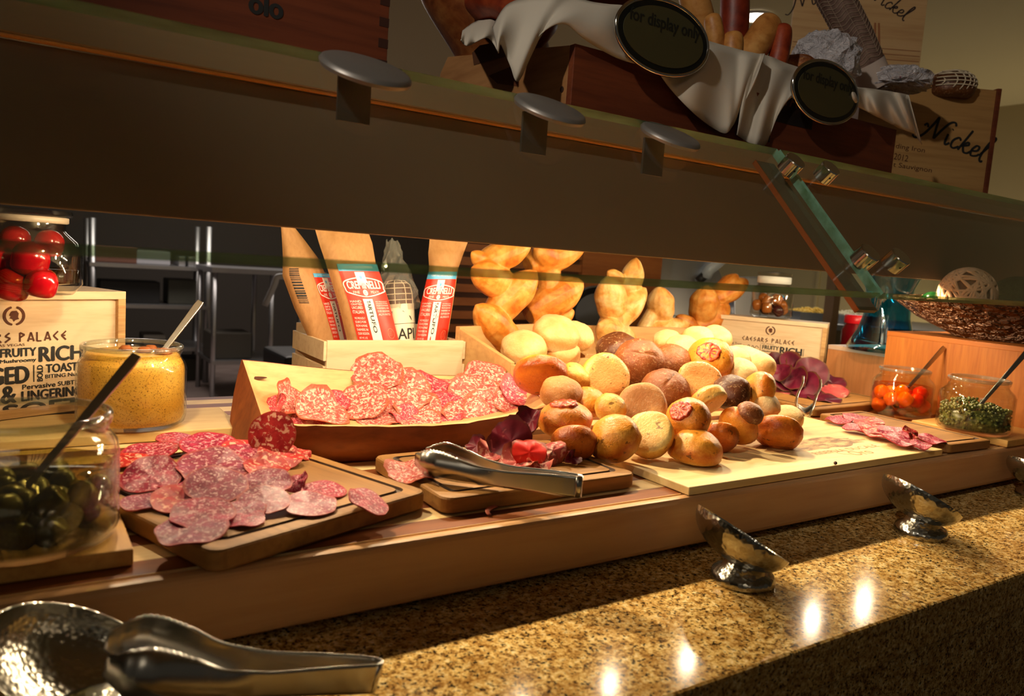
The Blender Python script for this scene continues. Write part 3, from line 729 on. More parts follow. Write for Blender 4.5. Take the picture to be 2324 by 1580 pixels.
GR = 'salami slices on the narrow right board'
for px, py, w, h, (ur, uu, ut), m, lab in (
    (1904, 952, 64, .001, (0, 1, .02), 'salami', 'salami slice at the left end of the narrow right board'),
    (1948, 949, 74, .003, (0, 1, .05), 'salami', 'salami slice in the back row of the narrow right board'),
    (1973, 957, 70, .005, (0, 1, .1), 'salami_red', 'salami slice overlapping the back row on the right board'),
    (1942, 971, 62, .001, (0, 1, .04), 'salami_pale', 'pale salami slice near the bread board on the right board'),
    (1986, 973, 80, .004, (0, 1, .1), 'salami_red', 'red edged salami slice at the middle of the right board'),
    (1996, 983, 70, .002, (0, 1, .1), 'salami_red', 'thin salami slice below the red edged one on the right board'),
    (2033, 981, 84, .004, (0, 1, .1), 'salami', 'salami slice right of the middle on the right board'),
    (2068, 981, 42, .007, (.5, 1, .3), 'salami_red', 'small folded red salami slice on the right board'),
    (2043, 998, 84, .002, (0, 1, .05), 'salami_pale', 'front salami slice on the narrow right board'),
    (2087, 1008, 56, .001, (0, 1, .02), 'salami_pale', 'salami scrap closest to the front of the right board'),
    (2109, 995, 78, .001, (0, 1, .03), 'salami', 'lone salami slice at the right end of the right board')):
    p = P(px, py, .0216+h*1.8); meat('salami_slice', p, wr(w, p)*.92, grav(ur+_rs.uniform(-.15, .15), uu, ut+_rs.uniform(-.05, .22), p), {'salami_pale': 'salami'}.get(m, m), lab, 'salami slice', GR, .0022)
GQ = 'dark cured beef slices on the board by the riser'
for px, py, w, z, (ur, uu, ut), m, curl, lab in (
    (1779, 886, 78, .024, (-.05, 1, .2), 'bresaola_pink', .1, 'pink cured beef slice lying at the left front of the pile'),
    (1834, 896, 80, .024, (0, 1, .15), 'bresaola', .1, 'dark beef slice lying flat behind the small tongs'),
    (1872, 906, 74, .023, (0, 1, .1), 'bresaola', .1, 'dark beef slice at the front right of the beef pile'),
    (1755, 864, 44, .040, (-.3, .8, .5), 'bresaola', .3, 'small dark beef slice touching the pale stick loaf'),
    (1758, 824, 54, .085, (-.2, .7, .7), 'bresaola', .3, 'dark beef slice at the upper left of the pile'),
    (1773, 844, 50, .070, (-.2, .7, .7), 'bresaola', .4, 'folded dark beef slice under the upper left one'),
    (1795, 832, 72, .080, (.65, .5, .55), 'bresaola', .3, 'long dark beef slice leaning across the top of the pile'),
    (1804, 860, 62, .056, (-.3, .6, .7), 'bresaola', .4, 'curled beef slice in the centre of the pile'),
    (1783, 862, 70, .050, (.1, .7, .7), 'bresaola', .35, 'beef slice left of the pile centre'),
    (1840, 846, 78, .068, (.2, .5, .85), 'bresaola', .2, 'big purple beef slice standing at the top right of the pile'),
    (1826, 872, 70, .046, (-.2, .6, .75), 'bresaola', .3, 'very dark beef slice seen between the tong arms'),
    (1854, 870, 52, .044, (.3, .7, .6), 'bresaola', .3, 'dark beef slice right of the tong arms'),
    (1891, 870, 58, .044, (.2, .8, .5), 'bresaola', .3, 'separate dark beef slice at the far right of the pile'),
    (1891, 888, 68, .030, (.1, 1, .35), 'bresaola_pink', .2, 'light pink beef slice at the right end of the pile')):
    p = P(px, py, z); meat('beef_slice', p, wr(w, p), grav(ur, uu, ut, p), m, lab, 'cured beef', GQ, .003, curl, ragged=.05)

# ================================================================== rolls
def blob(R, hh, hb, rng, flat_top=0., n=28, m=14, lump=.05, sx=1.):
    """a bun: rounded dome of height hh over a flatter bottom of depth hb"""
    off = Vector((rng.uniform(-9, 9), rng.uniform(-9, 9), rng.uniform(-9, 9))); V = []; F = []
    if n == 28: n, m = 48, 26
    for k in range(m+1):
        t = -math.pi/2 + math.pi*k/m
        for q in range(n):
            a = 2*math.pi*q/n; c, s = math.cos(t), math.sin(t)
            rr = R*(abs(c)**.40 if s < 0 else abs(c)**.86)
            z = (hb*-(abs(s)**.50)*(1-.10*max(0, 1-rr/R*1.3)) if s < 0 else hh*s**.95)
            d = 1+lump*.5*max(0, -s)*math.sin(5*a+off.x)*(abs(c) > .3)*.5+lump*mnoise.noise(Vector((c*math.cos(a), c*math.sin(a), s))*1.6+off)+lump*.35*mnoise.noise(Vector((c*math.cos(a), c*math.sin(a), s))*4.5+off)+lump*.22*mnoise.noise(Vector((c*math.cos(a), c*math.sin(a), s))*10+off)
            V.append((rr*math.cos(a)*d*sx, rr*math.sin(a)*d, z*(1 if s < 0 else d)))
    for k in range(m):
        for q in range(n):
            F.append((k*n+q, k*n+(q+1) % n, (k+1)*n+(q+1) % n, (k+1)*n+q))
    F.append(tuple(range(n))[::-1]); F.append(tuple(m*n+q for q in range(n)))
    return V, F
_rb = random.Random(5)
def pile_depth(px, py): return .5822/((py-HZ(px))/FPX+.28)
def tomato_slice(parent, R, H, lean=(0, 0)):
    g = G(); n = 30; V = [(0, 0, .0015)]; F = []; ph = _rb.uniform(0, 6)
    prof = [(.3, .0022), (.55, .0012), (.75, .0022), (.9, .0038), (1., .0028), (1.03, -.002), (.9, -.004)]
    for r, z in prof:
        for q in range(n):
            a = 2*math.pi*q/n; rr = r*R*(1+.05*math.sin(3*a+ph)+.035*math.sin(8*a+ph))
            V.append((rr*math.cos(a), rr*math.sin(a)*.9, z-.35*rr*rr/.045+.0008*math.sin(9*a)))
    F += [(0, 1+q, 1+(q+1) % n) for q in range(n)]
    for k in range(len(prof)-1):
        for q in range(n): F.append((1+k*n+q, 1+(k+1)*n+q, 1+(k+1)*n+(q+1) % n, 1+k*n+(q+1) % n))
    nx = Vector((lean[0], lean[1], 1)).normalized()
    return mk('tomato_slice', V, F, M['tomato'], parent, True, M=upframe((lean[0]*.03, lean[1]*.03, H), nx, x=(1, 0, 0)))
def roll(px, py, w, up, mat, label, dep=None, z=None, sx=1., hh=.70, hb=.46, tom=None, spin=None, slash=False, group='rolls heaped on the bread board', name='bread_roll', lump=.06, cat='bread roll'):
    p = P(px, py, z) if z is not None else PD(px, py, dep if dep else pile_depth(px, py))
    R = wr(w, p)
    uv = viewdir(*up, p)
    Mx = upframe(p, uv, spin if spin is not None else _rb.uniform(-.4, .4))
    V, F = blob(R, R*hh, R*hb, _rb, sx=sx, lump=lump)
    if slash:
        V2 = []
        for x, y, zz in V:
            if zz > 0:
                s = abs(y-.25*R*math.sin(x/R*1.5))/R; fl = max(0, 1-(x/(R*.72))**4); zz -= R*.045*max(0, 1-s/.07)*fl - R*.02*max(0, 1-abs(s-.16)/.14)*fl
            V2.append((x, y, zz))
        V = V2
    if tom is None:
        o = mk(name, V, F, M[mat], None, True, M=Mx); return tag(o, label, cat, group)
    t = thing(name, p, label, cat, group, M=Mx)
    b = mk('crust', V, F, M[mat], t, True)
    tomato_slice(t, R*.52, R*hh*1.0-.0006+.35*0, tom)
    return t
roll(1283, 953, 122, (.0, .93, .36), 'herb_roll', 'herb roll topped with a tomato slice at the left front of the pile', tom=(-.12, .10), hh=.66, dep=1.16)
roll(1302, 1006, 104, (.1, -.8, .5), 'dark_herb', 'dark roll squeezed below the front left tomato roll', z=.043)
roll(1394, 996, 118, (-.45, .55, .7), 'herb_roll', 'glossy golden roll tipped on its side at the front', z=.050, hh=.80)
roll(1474, 988, 112, (.25, -.45, -.85), 'pale_herb', 'pale roll showing its flat yellow underside near the front', z=.050)
roll(1578, 1024, 120, (.05, .95, .28), 'herb_roll', 'shiny golden roll sitting front and centre on the board', z=.031, hh=.78, hb=.34)
roll(1560, 952, 104, (-.42, .45, .8), 'herb_roll', 'tomato-topped roll in the middle of the pile leaning left', tom=(-.05, .05), hh=.75, dep=1.205)
roll(1634, 992, 84, (.1, -.75, .5), 'dark_herb', 'upside down golden roll right of the front centre roll', z=.038)
roll(1676, 966, 94, (-.45, -.55, .55), 'herb_roll', 'roll leaning with its cut rim toward the right', z=.052, hb=.3)
roll(1767, 982, 104, (.0, -.82, .45), 'dark_herb', 'deep golden upside down roll farthest right on the board', z=.040)
roll(1784, 948, 76, (0, .9, .4), 'white_roll', 'small floury white roll behind the rightmost golden roll', z=.038)
roll(1719, 887, 90, (-.75, .25, .55), 'herb_roll', 'golden roll standing on edge at the right of the pile', hh=.6, hb=.5)
roll(1659, 890, 88, (-.1, .6, .75), 'dark_rye', 'dark speckled roll between two golden rolls on the right')
roll(1604, 908, 92, (-.5, .62, -.3), 'pale_herb', 'pale roll on edge with tomato showing on its left rim', tom=(-.1, .0), hh=.5, dep=1.30)
roll(1586, 868, 102, (-.15, -.55, -.8), 'herb_roll', 'roll showing its round flat base below the top tomato roll')
roll(1612, 815, 104, (-.12, .45, .88), 'herb_roll', 'topmost roll with a big round tomato slice facing front', tom=(-.02, .02), hh=.72)
roll(1512, 886, 112, (.25, .75, .6), 'rye', 'brown slashed roll in the shadowed middle of the pile', slash=True, spin=.6, dep=1.36)
roll(1457, 924, 112, (.0, -.35, -.9), 'tan_roll', 'tan floury roll turned base out in the middle')
roll(1450, 824, 116, (.1, .5, .85), 'rye', 'large brown slashed rye roll near the top of the pile', slash=True, spin=-.5, hh=.8)
roll(1401, 792, 96, (-.1, .85, .5), 'dark_rye', 'darkest brown roll at the top left of the pile', dep=1.56)
roll(1527, 822, 92, (.2, .7, .7), 'rye', 'speckled brown roll right behind the large rye roll', dep=1.50)
roll(1373, 857, 112, (-.25, -.4, -.88), 'herb_roll', 'big roll with its flat tan base facing out below the crate')
roll(1227, 852, 124, (.05, -.78, .55), 'dark_herb', 'orange-brown herb roll at the far left beside the bowl', hh=.5, hb=.36, dep=1.33)
roll(1275, 894, 98, (.15, .75, .55), 'tan_roll', 'tan topped roll behind the front left tomato roll', dep=1.26)
roll(1308, 856, 76, (.5, .7, .3), 'pale_herb', 'yellow roll half hidden behind the big flat-based roll', dep=1.36)
roll(1338, 913, 80, (.2, .7, .6), 'herb_roll', 'golden roll wedged left of the tan floury roll', dep=1.265)
roll(1386, 926, 74, (.2, .6, .7), 'pale_herb', 'small pale roll wedged in front of the tan floury roll', dep=1.225)
roll(1702, 938, 62, (.3, .7, .5), 'rye', 'small seeded brown roll behind the leaning roll', dep=1.27)
roll(1548, 792, 80, (0, .8, .5), 'white_roll', 'white roll left of the topmost tomato roll', dep=1.62)
roll(1584, 770, 76, (0, .8, .5), 'white_roll', 'white roll behind the topmost tomato roll', dep=1.68)
roll(1625, 768, 72, (.1, .8, .5), 'white_roll', 'white roll at the back right of the pile below the leaf bread', dep=1.72)
roll(1515, 774, 66, (0, .8, .5), 'white_roll', 'small white roll at the back of the pile', dep=1.70)
roll(1669, 816, 70, (.3, .7, .5), 'white_roll', 'pale roll tucked right of the topmost tomato roll', dep=1.58)
roll(1680, 848, 84, (.3, .7, .5), 'white_roll', 'pale roll above the dark speckled roll', dep=1.50)
roll(1742, 918, 62, (.5, .6, .5), 'white_roll', 'pale roll standing behind the on-edge golden roll', dep=1.34)
# pale stick loaf
a, b = PD(1655, 808, 1.66), PD(1752, 842, 1.56); cpts = catmull([a, (a*2+b)/3+np.array([0, 0, .004]), (a+2*b)/3+np.array([0, 0, .002]), b], 20)
rad = [.030*math.sqrt(max(0.02, 1-abs(2*k/20-1)**4)) for k in range(21)]
o = subsurf(G().tube(cpts, rad, 16).build('stick_loaf', M['white_roll'], None, True)); tag(o, 'pale stick-shaped loaf poking out to the right of the pile', 'bread loaf')

# ================================================================== bread crates and leaf breads
def slope_crate(FLc, FRc, dep, zf, zb, label, grp, th=.012):
    e1 = (FRc-FLc); e1[2] = 0; L = np.linalg.norm(e1); e1 = e1/L; e2 = np.array([-e1[1], e1[0], 0])
    Mx = frame((FLc[0], FLc[1], .0012), Vector(e1), Vector(e2), Vector((0, 0, 1)))
    t = thing('bread_crate', FLc, label, 'crate', grp, M=Mx); sl = (zb-zf)/dep
    bevel(G().box(0, L, 0, th, 0, zf).build('front_board', M['crate_pine'], t), .001)
    bevel(G().box(0, L, dep-th, dep, 0, zb).build('back_board', M['crate_pine'], t), .001)
    for x in (0, L-th):
        g = G(); V = [(x, th, 0), (x+th, th, 0), (x+th, dep-th, 0), (x, dep-th, 0), (x, th, zf+sl*th), (x+th, th, zf+sl*th), (x+th, dep-th, zb-sl*th), (x, dep-th, zb-sl*th)]
        g.add(V, [(0, 3, 2, 1), (4, 5, 6, 7), (0, 1, 5, 4), (1, 2, 6, 5), (2, 3, 7, 6), (3, 0, 4, 7)])
        bevel(g.build('side_board', M['crate_pine'], t), .001)
    G().box(th, L-th, th, dep-th, .002, .008).build('bottom_board', M['crate_pine'], t)
    return t
cFL, cFR = P(1170, 830, .10), P(1345, 812, .10)
slope_crate(cFL, cFR, .162, .0988, .158, 'small wooden bread crate holding white rolls and tall leaf breads', 'wooden bread crates')
e1c = (cFR-cFL)/np.linalg.norm(cFR-cFL); e2c = np.array([-e1c[1], e1c[0], 0])
c2L = cFR + e1c*.035 + e2c*.05; c2R = P(1692, 806, .10)
slope_crate(c2L, c2R, .17, .0988, .15, 'second wooden bread crate mostly hidden behind the heap of rolls', 'wooden bread crates')
for px, py, w, up, dep, lab, mt in (
    (1189, 790, 106, (0, .8, .5), 1.555, 'floury white roll at the front left of the bread crate', 'white_roll'),
    (1276, 803, 84, (0, .9, .4), 1.60, 'golden white roll low between two floury rolls in the crate', 'white_roll'),
    (1263, 757, 108, (.15, .8, .5), 1.60, 'biggest floury roll heaped on top in the bread crate', 'white_roll'),
    (1312, 762, 78, (.4, .7, .5), 1.66, 'pale roll behind the biggest floury roll in the crate', 'white_roll')):
    roll(px, py, w, up, mt, lab, dep=dep, hh=.66, hb=.5, group='white rolls in the bread crate', name='white_roll')
def epi(leaves, Y, mat, label, stem=None, remesh=.0021):
    g = G(); base = None
    for (bx, by, tx, ty, w) in leaves:
        b, t_ = PY(bx, by, Y), PY(tx, ty, Y); base = b if base is None else base
        ax = Vector(t_-b); L = ax.length; ax.normalize(); nrm = Vector(tuple(CAM-b)).normalized(); nrm = (nrm-ax*nrm.dot(ax)).normalized(); sd = ax.cross(nrm)
        R = w*.46*depth(b)/FPX; V = []; F = []; nt, ns = 14, 16; ph = _rb.uniform(0, 6)
        for k in range(nt+1):
            u = k/nt; f = (max(0., 1-((.50-u)/.62)**2)**.5 if u < .5 else max(0., 1-((u-.5)/.5)**2.1)**.72) if u < 1 else .02
            ctr = Vector(tuple(b)) + ax*(L*(u*1.22-.22)) + nrm*(R*(.15*math.sin(u*3.1)+.75*u*u-.2))
            for q in range(ns):
                a = 2*math.pi*q/ns; rr = R*f*(1+.05*math.sin(2*a+ph)+.03*math.sin(5*u*3+ph))
                V.append(ctr + sd*(rr*math.cos(a)) + nrm*(rr*.86*math.sin(a)))
        for k in range(nt):
            for q in range(ns): F.append((k*ns+q, k*ns+(q+1) % ns, (k+1)*ns+(q+1) % ns, (k+1)*ns+q))
        F.append(tuple(range(ns))[::-1]); F.append(tuple(nt*ns+q for q in range(ns)))
        g.add(V, F)
    for st in (stem or []):
        pts = [PY(x, y, Y+.004) for x, y, w in st]; g.tube(pts, [w/2*depth(pts[0])/FPX for x, y, w in st], 14)
    g.V = [tuple(Vector(v)-Vector(tuple(base))) for v in g.V]
    o = mk('leaf_bread', g.V, g.F, M[mat], None, True, loc=base)
    m = o.modifiers.new('remesh', 'REMESH'); m.mode = 'VOXEL'; m.voxel_size = remesh; m.use_smooth_shade = True
    m = o.modifiers.new('smooth', 'SMOOTH'); m.factor = .5; m.iterations = 2
    return tag(o, label, 'leaf bread', 'tall leaf-shaped breads standing in the crates')
epi([(1155, 778, 1072, 684, 92), (1130, 705, 1212, 622, 92), (1150, 650, 1060, 603, 82), (1112, 592, 1196, 552, 80), (1108, 606, 1066, 568, 44)], 1.41, 'epi',
    'leftmost leaf-shaped bread with plump golden leaves at both sides', [[(1150, 800, 40), (1135, 730, 34), (1138, 660, 30), (1115, 600, 28)]])
epi([(1222, 700, 1314, 646, 92), (1222, 592, 1318, 556, 82), (1268, 590, 1200, 560, 78), (1258, 742, 1196, 756, 56), (1262, 726, 1298, 708, 44)], 1.47, 'epi',
    'tall leaf-shaped bread right behind the leftmost one', [[(1235, 800, 44), (1240, 720, 50), (1245, 640, 56), (1245, 585, 56)]])
epi([(1425, 785, 1348, 726, 78), (1385, 738, 1460, 660, 76), (1395, 715, 1374, 622, 84), (1428, 664, 1444, 586, 60), (1412, 640, 1374, 612, 34)], 1.50, 'epi_pale',
    'pale leaf-shaped bread leaning right in the second crate', [[(1410, 800, 40), (1400, 740, 34), (1410, 690, 30), (1425, 650, 26)]])
epi([(1440, 772, 1556, 736, 66), (1500, 718, 1496, 646, 74)], 1.56, 'epi_pale',
    'short pale leaf-shaped bread with one round leaf on top', [[(1480, 800, 40), (1462, 740, 34), (1492, 690, 30)]])
epi([(1578, 762, 1530, 710, 54), (1588, 742, 1648, 698, 62), (1592, 718, 1606, 648, 76), (1622, 676, 1688, 642, 62), (1630, 668, 1670, 628, 48)], 1.66, 'epi',
    'golden leaf-shaped bread farthest right beside the wooden crate', [[(1570, 800, 40), (1588, 740, 32), (1600, 690, 28)]])

# ================================================================== small slatted crate with paper bags
CY = 1.34; xa, xb = float(PY(743, 772, CY)[0]), float(PY(1052, 775, CY)[0]); zt = float(PY(743, 772, CY)[2])
t = thing('slatted_crate', ((xa+xb)/2, CY, .0012), 'small pale slatted crate holding paper bags of sausage', 'crate')
hw = (xb-xa)/2; DP = .185
bevel(G().box(-hw, hw, 0, .008, 0, zt-.002).build('front_panel', M['birch'], t), .0008)
bevel(G().box(-hw, hw, DP-.008, DP, 0, zt+.012).build('back_panel', M['birch'], t), .0008)
for sx in (-1, 1):
    x0, x1 = (-hw-.006, -hw) if sx < 0 else (hw, hw+.006)
    for z0, z1 in ((zt-.040, zt-.004), (zt-.088, zt-.050), (zt-.130, zt-.097)):
        bevel(G().box(x0, x1, .001, DP+.001, z0, z1).build('side_slat', M['birch'], t), .0006)
G().box(-hw, hw, .008, DP-.008, .001, .007).build('bottom_board', M['birch'], t)

def bag(rows, Y0, Y1, label):
    """paper bag: rows bottom to top of (left px, right px, py, thickness)"""
    n = len(rows); base = PY((rows[0][0]+rows[0][1])/2, rows[0][2], Y0)
    def sec(v):
        k = min(int(v*(n-1)), n-2); u = v*(n-1)-k; u = u*u*(3-2*u)*.4+u*.6
        l, r, y, th = (rows[k][i]*(1-u)+rows[k+1][i]*u for i in range(4)); Y = Y0+(Y1-Y0)*v
        return PY(l, y, Y), PY(r, y, Y), th
    def front(s, v, off=0.):
        a, b, th = sec(v); m = (a+b)/2; h = (b-a)/2
        cr = .0022*mnoise.noise(Vector((s*2.3, v*7, rows[0][0])))+.0018*mnoise.noise(Vector((s*6, v*17, rows[0][0])))
        nrm = np.array([-.45, -.89, .05])
        return m+h*s+nrm*(th/2*(1-abs(s)**3.2)+cr*(1-abs(s))+off)
    rr = []
    for k in range(31):
        v = k/30; a, b, th = sec(v); row = [front(s, v) for s in np.linspace(-1, 1, 17)]
        m = (a+b)/2; h = (b-a)/2
        row += [m+h*s+np.array([.45, .89, 0])*(th/2*(1-abs(s)**3.2)) for s in np.linspace(.85, -.85, 9)]
        rr.append([r-base for r in row])
    t = thing('paper_bag', base, label, 'paper bag', 'brown paper bags of sausage in the slatted crate')
    g = G().grid(rr, closed=True); nn = len(rr[0]); g.add(rr[0], [tuple(range(nn))[::-1]])
    g.build('kraft_paper', M['kraft'], t, True, autosm=50)
    return t, base, front
M['label_red'] = plain('label_red', lin(202,46,26), .4); M['label_blue'] = plain('label_blue', lin(84,172,222), .4)
M['label_white'] = plain('label_white', lin(236,230,222), .45)
def bag_label(t, base, front, s0, s1, v0, v1, vertical='TARTUFO'):
    """printed label, drawn in a 1.0 x 1.75 sheet and laid on the bag"""
    HH = 1.75
    def wp(lift):
        return lambda X, Y, k=0: front(s0+(s1-s0)*X, v0+(v1-v0)*Y/HH, .0012+lift+k*.00003)-base
    def sheet(name, x0, x1, y0, y1, mat, lift, par):
        w = wp(lift); return G().grid([[w(x0+(x1-x0)*i/16, y0+(y1-y0)*j/16) for i in range(17)] for j in range(17)]).build(name, mat, par, True)
    L = sheet('label', 0, 1, 0, HH, M['label_red'], 0, t)
    sheet('blue_band', 0, 1, HH-.19, HH, M['label_blue'], .0003, L); sheet('white_foot', 0, 1, 0, .24, M['label_white'], .0003, L)
    sheet('white_strip', .38, .62, .24, 1.02, M['label_white'], .0003, L); sheet('white_square', .38, .62, HH-.42, HH-.21, M['label_white'], .0003, L)
    g = G(); w = wp(.0006)
    put(g, 'CRAFTED with KINDNESS', .14, HH-.125, .72, .055, warp=w)
    for yy, x0, x1, n in ((.93, .05, .32, 4), (.58, .05, .32, 5), (.93, .67, .95, 6)):
        words = ['HAND', 'CRAFTED', 'UNCURED', 'ITALIAN'] if n == 4 else ['WE PROUDLY', 'SOURCE PORK', 'FROM HUMANE', 'FARMERS IN', 'OUR REGION', 'ALWAYS'][:n]
        for q, wd_ in enumerate(words): put(g, wd_, x0, yy-q*(.085 if n == 4 else .058), x1-x0, .058 if n == 4 else .036, warp=w)
    put(g, 'NET WT. 5 OZ', .06, .285, .2, .03, warp=w)
    # rounded badge outline
    out = [(.06, 1.16), (.5, 1.07), (.94, 1.16), (.97, 1.22), (.94, 1.36), (.5, 1.43), (.06, 1.36), (.03, 1.22), (.06, 1.16)]
    stroke(g, out, .03, warp=w, n=60)
    put(g, 'CREMINELLI', .10, 1.225, .80, .14, warp=w, bold=.006)
    put(g, 'FINE', .20, 1.135, .16, .05, warp=w); put(g, 'MEATS', .64, 1.135, .20, .05, warp=w)
    V = [(.5+.06*math.cos(a), 1.15+.06*math.sin(a)) for a in np.linspace(0, 6.283, 19)[:-1]]; g.add([w(x, y) for x, y in V], [tuple(range(18))])
    g.build('white_lettering', M['white'], L)
    g = G(); put(g, vertical, .455, .98, .60, .09, rot=-math.pi/2, warp=w, bold=.003)
    put(g, 'BLACK TRUFFLES', .25, .07, .55, .09, warp=w); put(g, 'MADE WITH', .38, .18, .25, .03, warp=w)
    g.build('black_lettering', M['black_ink'], L)
    g = G(); V = []
    for k in range(10):
        a = math.pi/2+k*math.pi/5; r = .06 if k % 2 == 0 else .025; V.append((.5+r*math.cos(a), HH-.315+r*math.sin(a)))
    g.add([w(x, y) for x, y in V], [tuple(range(10))]); g.build('blue_star', M['label_blue'], L)
    g = G(); put(g, 'C', .478, 1.125, .044, .05, warp=wp(.0009)); g.build('red_initial', M['label_red'], L)
    g = G(); ring = [(.86+.075*math.cos(a), .36+.075*math.sin(a)) for a in np.linspace(0, 6.283, 25)]; stroke(g, ring, .012, warp=w, n=40)
    for q, wd_ in enumerate(('US', 'INSPECTED', 'EST')): put(g, wd_, .82, .385-q*.03, .08, .02, warp=w)
    g.build('stamp', plain('label_stamp', lin(228,120,92), .5), L)
    return L
t1, b1, f1 = bag([(714,786,796,.045), (668,764,700,.05), (641,740,626,.05), (642,722,586,.03), (640,692,546,.012), (637,660,505,.006), (632,648,486,.004)], 1.435, 1.455, 'leftmost brown paper sausage bag, tipped with a bar code on its side')
bag_label(t1, b1, f1, .50, 1.35, .0, .36)
def barcode(t, base, front):
    g = G(); x = -.66; r_ = random.Random(2); w = lambda s, v: front(s, v, .0010)-base
    v = .20
    while v < .40:
        h = r_.choice((.003, .005, .008)); g.grid([[w(-.60+.48*i/6+.0, v+hh) for i in range(7)] for hh in (0, h)]); v += h+r_.choice((.003, .005))
    g.build('bar_code', M['black_ink'], t)
barcode(t1, b1, f1)
t2, b2, f2 = bag([(794,909,800,.045), (768,882,690,.052), (740,853,600,.045), (724,845,552,.03), (714,832,517,.008), (708,824,486,.005)], 1.395, 1.425, 'tall brown paper sausage bag in the middle with a large red label')
bag_label(t2, b2, f2, -.54, 1.04, .0, .40, 'TARTUFO')
t3, b3, f3 = bag([(938,1010,800,.05), (955,1028,690,.05), (974,1040,610,.045), (972,1052,575,.03), (975,1063,546,.008), (974,1064,515,.005)], 1.40, 1.43, 'brown paper sausage bag at the right end of the slatted crate')
bag_label(t3, b3, f3, -1.0, .96, .0, .375, 'TARTUFO')
# netted sausage with a paper sleeve inside a cellophane bag
sa, sb = PY(908, 800, 1.435), PY(897, 636, 1.455); ax = Vector(sb-sa); Ls = ax.length; Mx = upframe(sa, ax, x=(1, 0, 0)); R = 36*depth(sa)/FPX
t = thing('netted_sausage', sa, 'netted dark sausage in cellophane with white paper sleeve between the bags', 'sausage', M=Mx)
prof = [(0.001, 0), (R*.9, .002), (R, .02), (R*1.0, Ls*.8), (R*.9, Ls*.92), (R*.6, Ls*.98), (0.001, Ls)]
G().lathe(prof, 28).build('sausage', M['bresaola'], t, True)
M['salami_net'] = plain('grey_net_string', lin(150,128,108), .8)
M['twine'] = plain('pale_twine', lin(224,206,176), .8)
g = G()
for k in range(9):
    a = 2*math.pi*k/9; g.tube([(r*1.02*math.cos(a), r*1.02*math.sin(a), z) for r, z in prof[2:]], .0011, 5)
for z in (Ls*.72, Ls*.80, Ls*.88, Ls*.95):
    rr = np.interp(z, [p[1] for p in prof], [p[0] for p in prof])*1.03
    g.tube([(rr*math.cos(a), rr*math.sin(a), z) for a in np.linspace(0, 6.283, 25)], .0011, 5, cap=False)
g.build('netting', M['twine'], t, True)
sl = G().lathe([(R*1.06, .0), (R*1.08, Ls*.66), (R*1.05, Ls*.665)], 28).build('paper_sleeve', plain('cream_paper', lin(232,222,196), .6), t, True)
g = G(); wpz = lambda X, Y, k=0: (R*1.095*math.sin((X-.5)*1.9)+0, -R*1.095*math.cos((X-.5)*1.9), Y*Ls*.66)
put(g, 'API', .25, .28, .55, .22, warp=wpz, bold=.004); g.add([wpz(x, y) for x, y in ((.1, .66), (.75, .66), (.7, .74), (.45, .86), (.1, .86))], [(0, 1, 2, 3, 4)])
for yy in (.60, .24): stroke(g, [(.05, yy), (.5, yy), (.95, yy)], .012, warp=wpz)
g.build('sleeve_print', M['black_ink'], sl)
rows = []; rc = random.Random(9)
for k in range(12):
    u = k/11; z = Ls*.6+u*(Ls*.95); rad = R*(1.15 + .55*math.sin(min(1, u*1.5)*2.3)*(1-u)+.1) * (1-.72*u)
    rows.append([(rad*(1+.22*rc.uniform(-1, 1))*math.cos(a), rad*(1+.22*rc.uniform(-1, 1))*math.sin(a), z+.004*rc.uniform(-1, 1)) for a in np.linspace(0, 6.283, 23)[:-1]])
G().grid(rows, closed=True).build('cellophane_wrap', M['cellophane'], t, False)

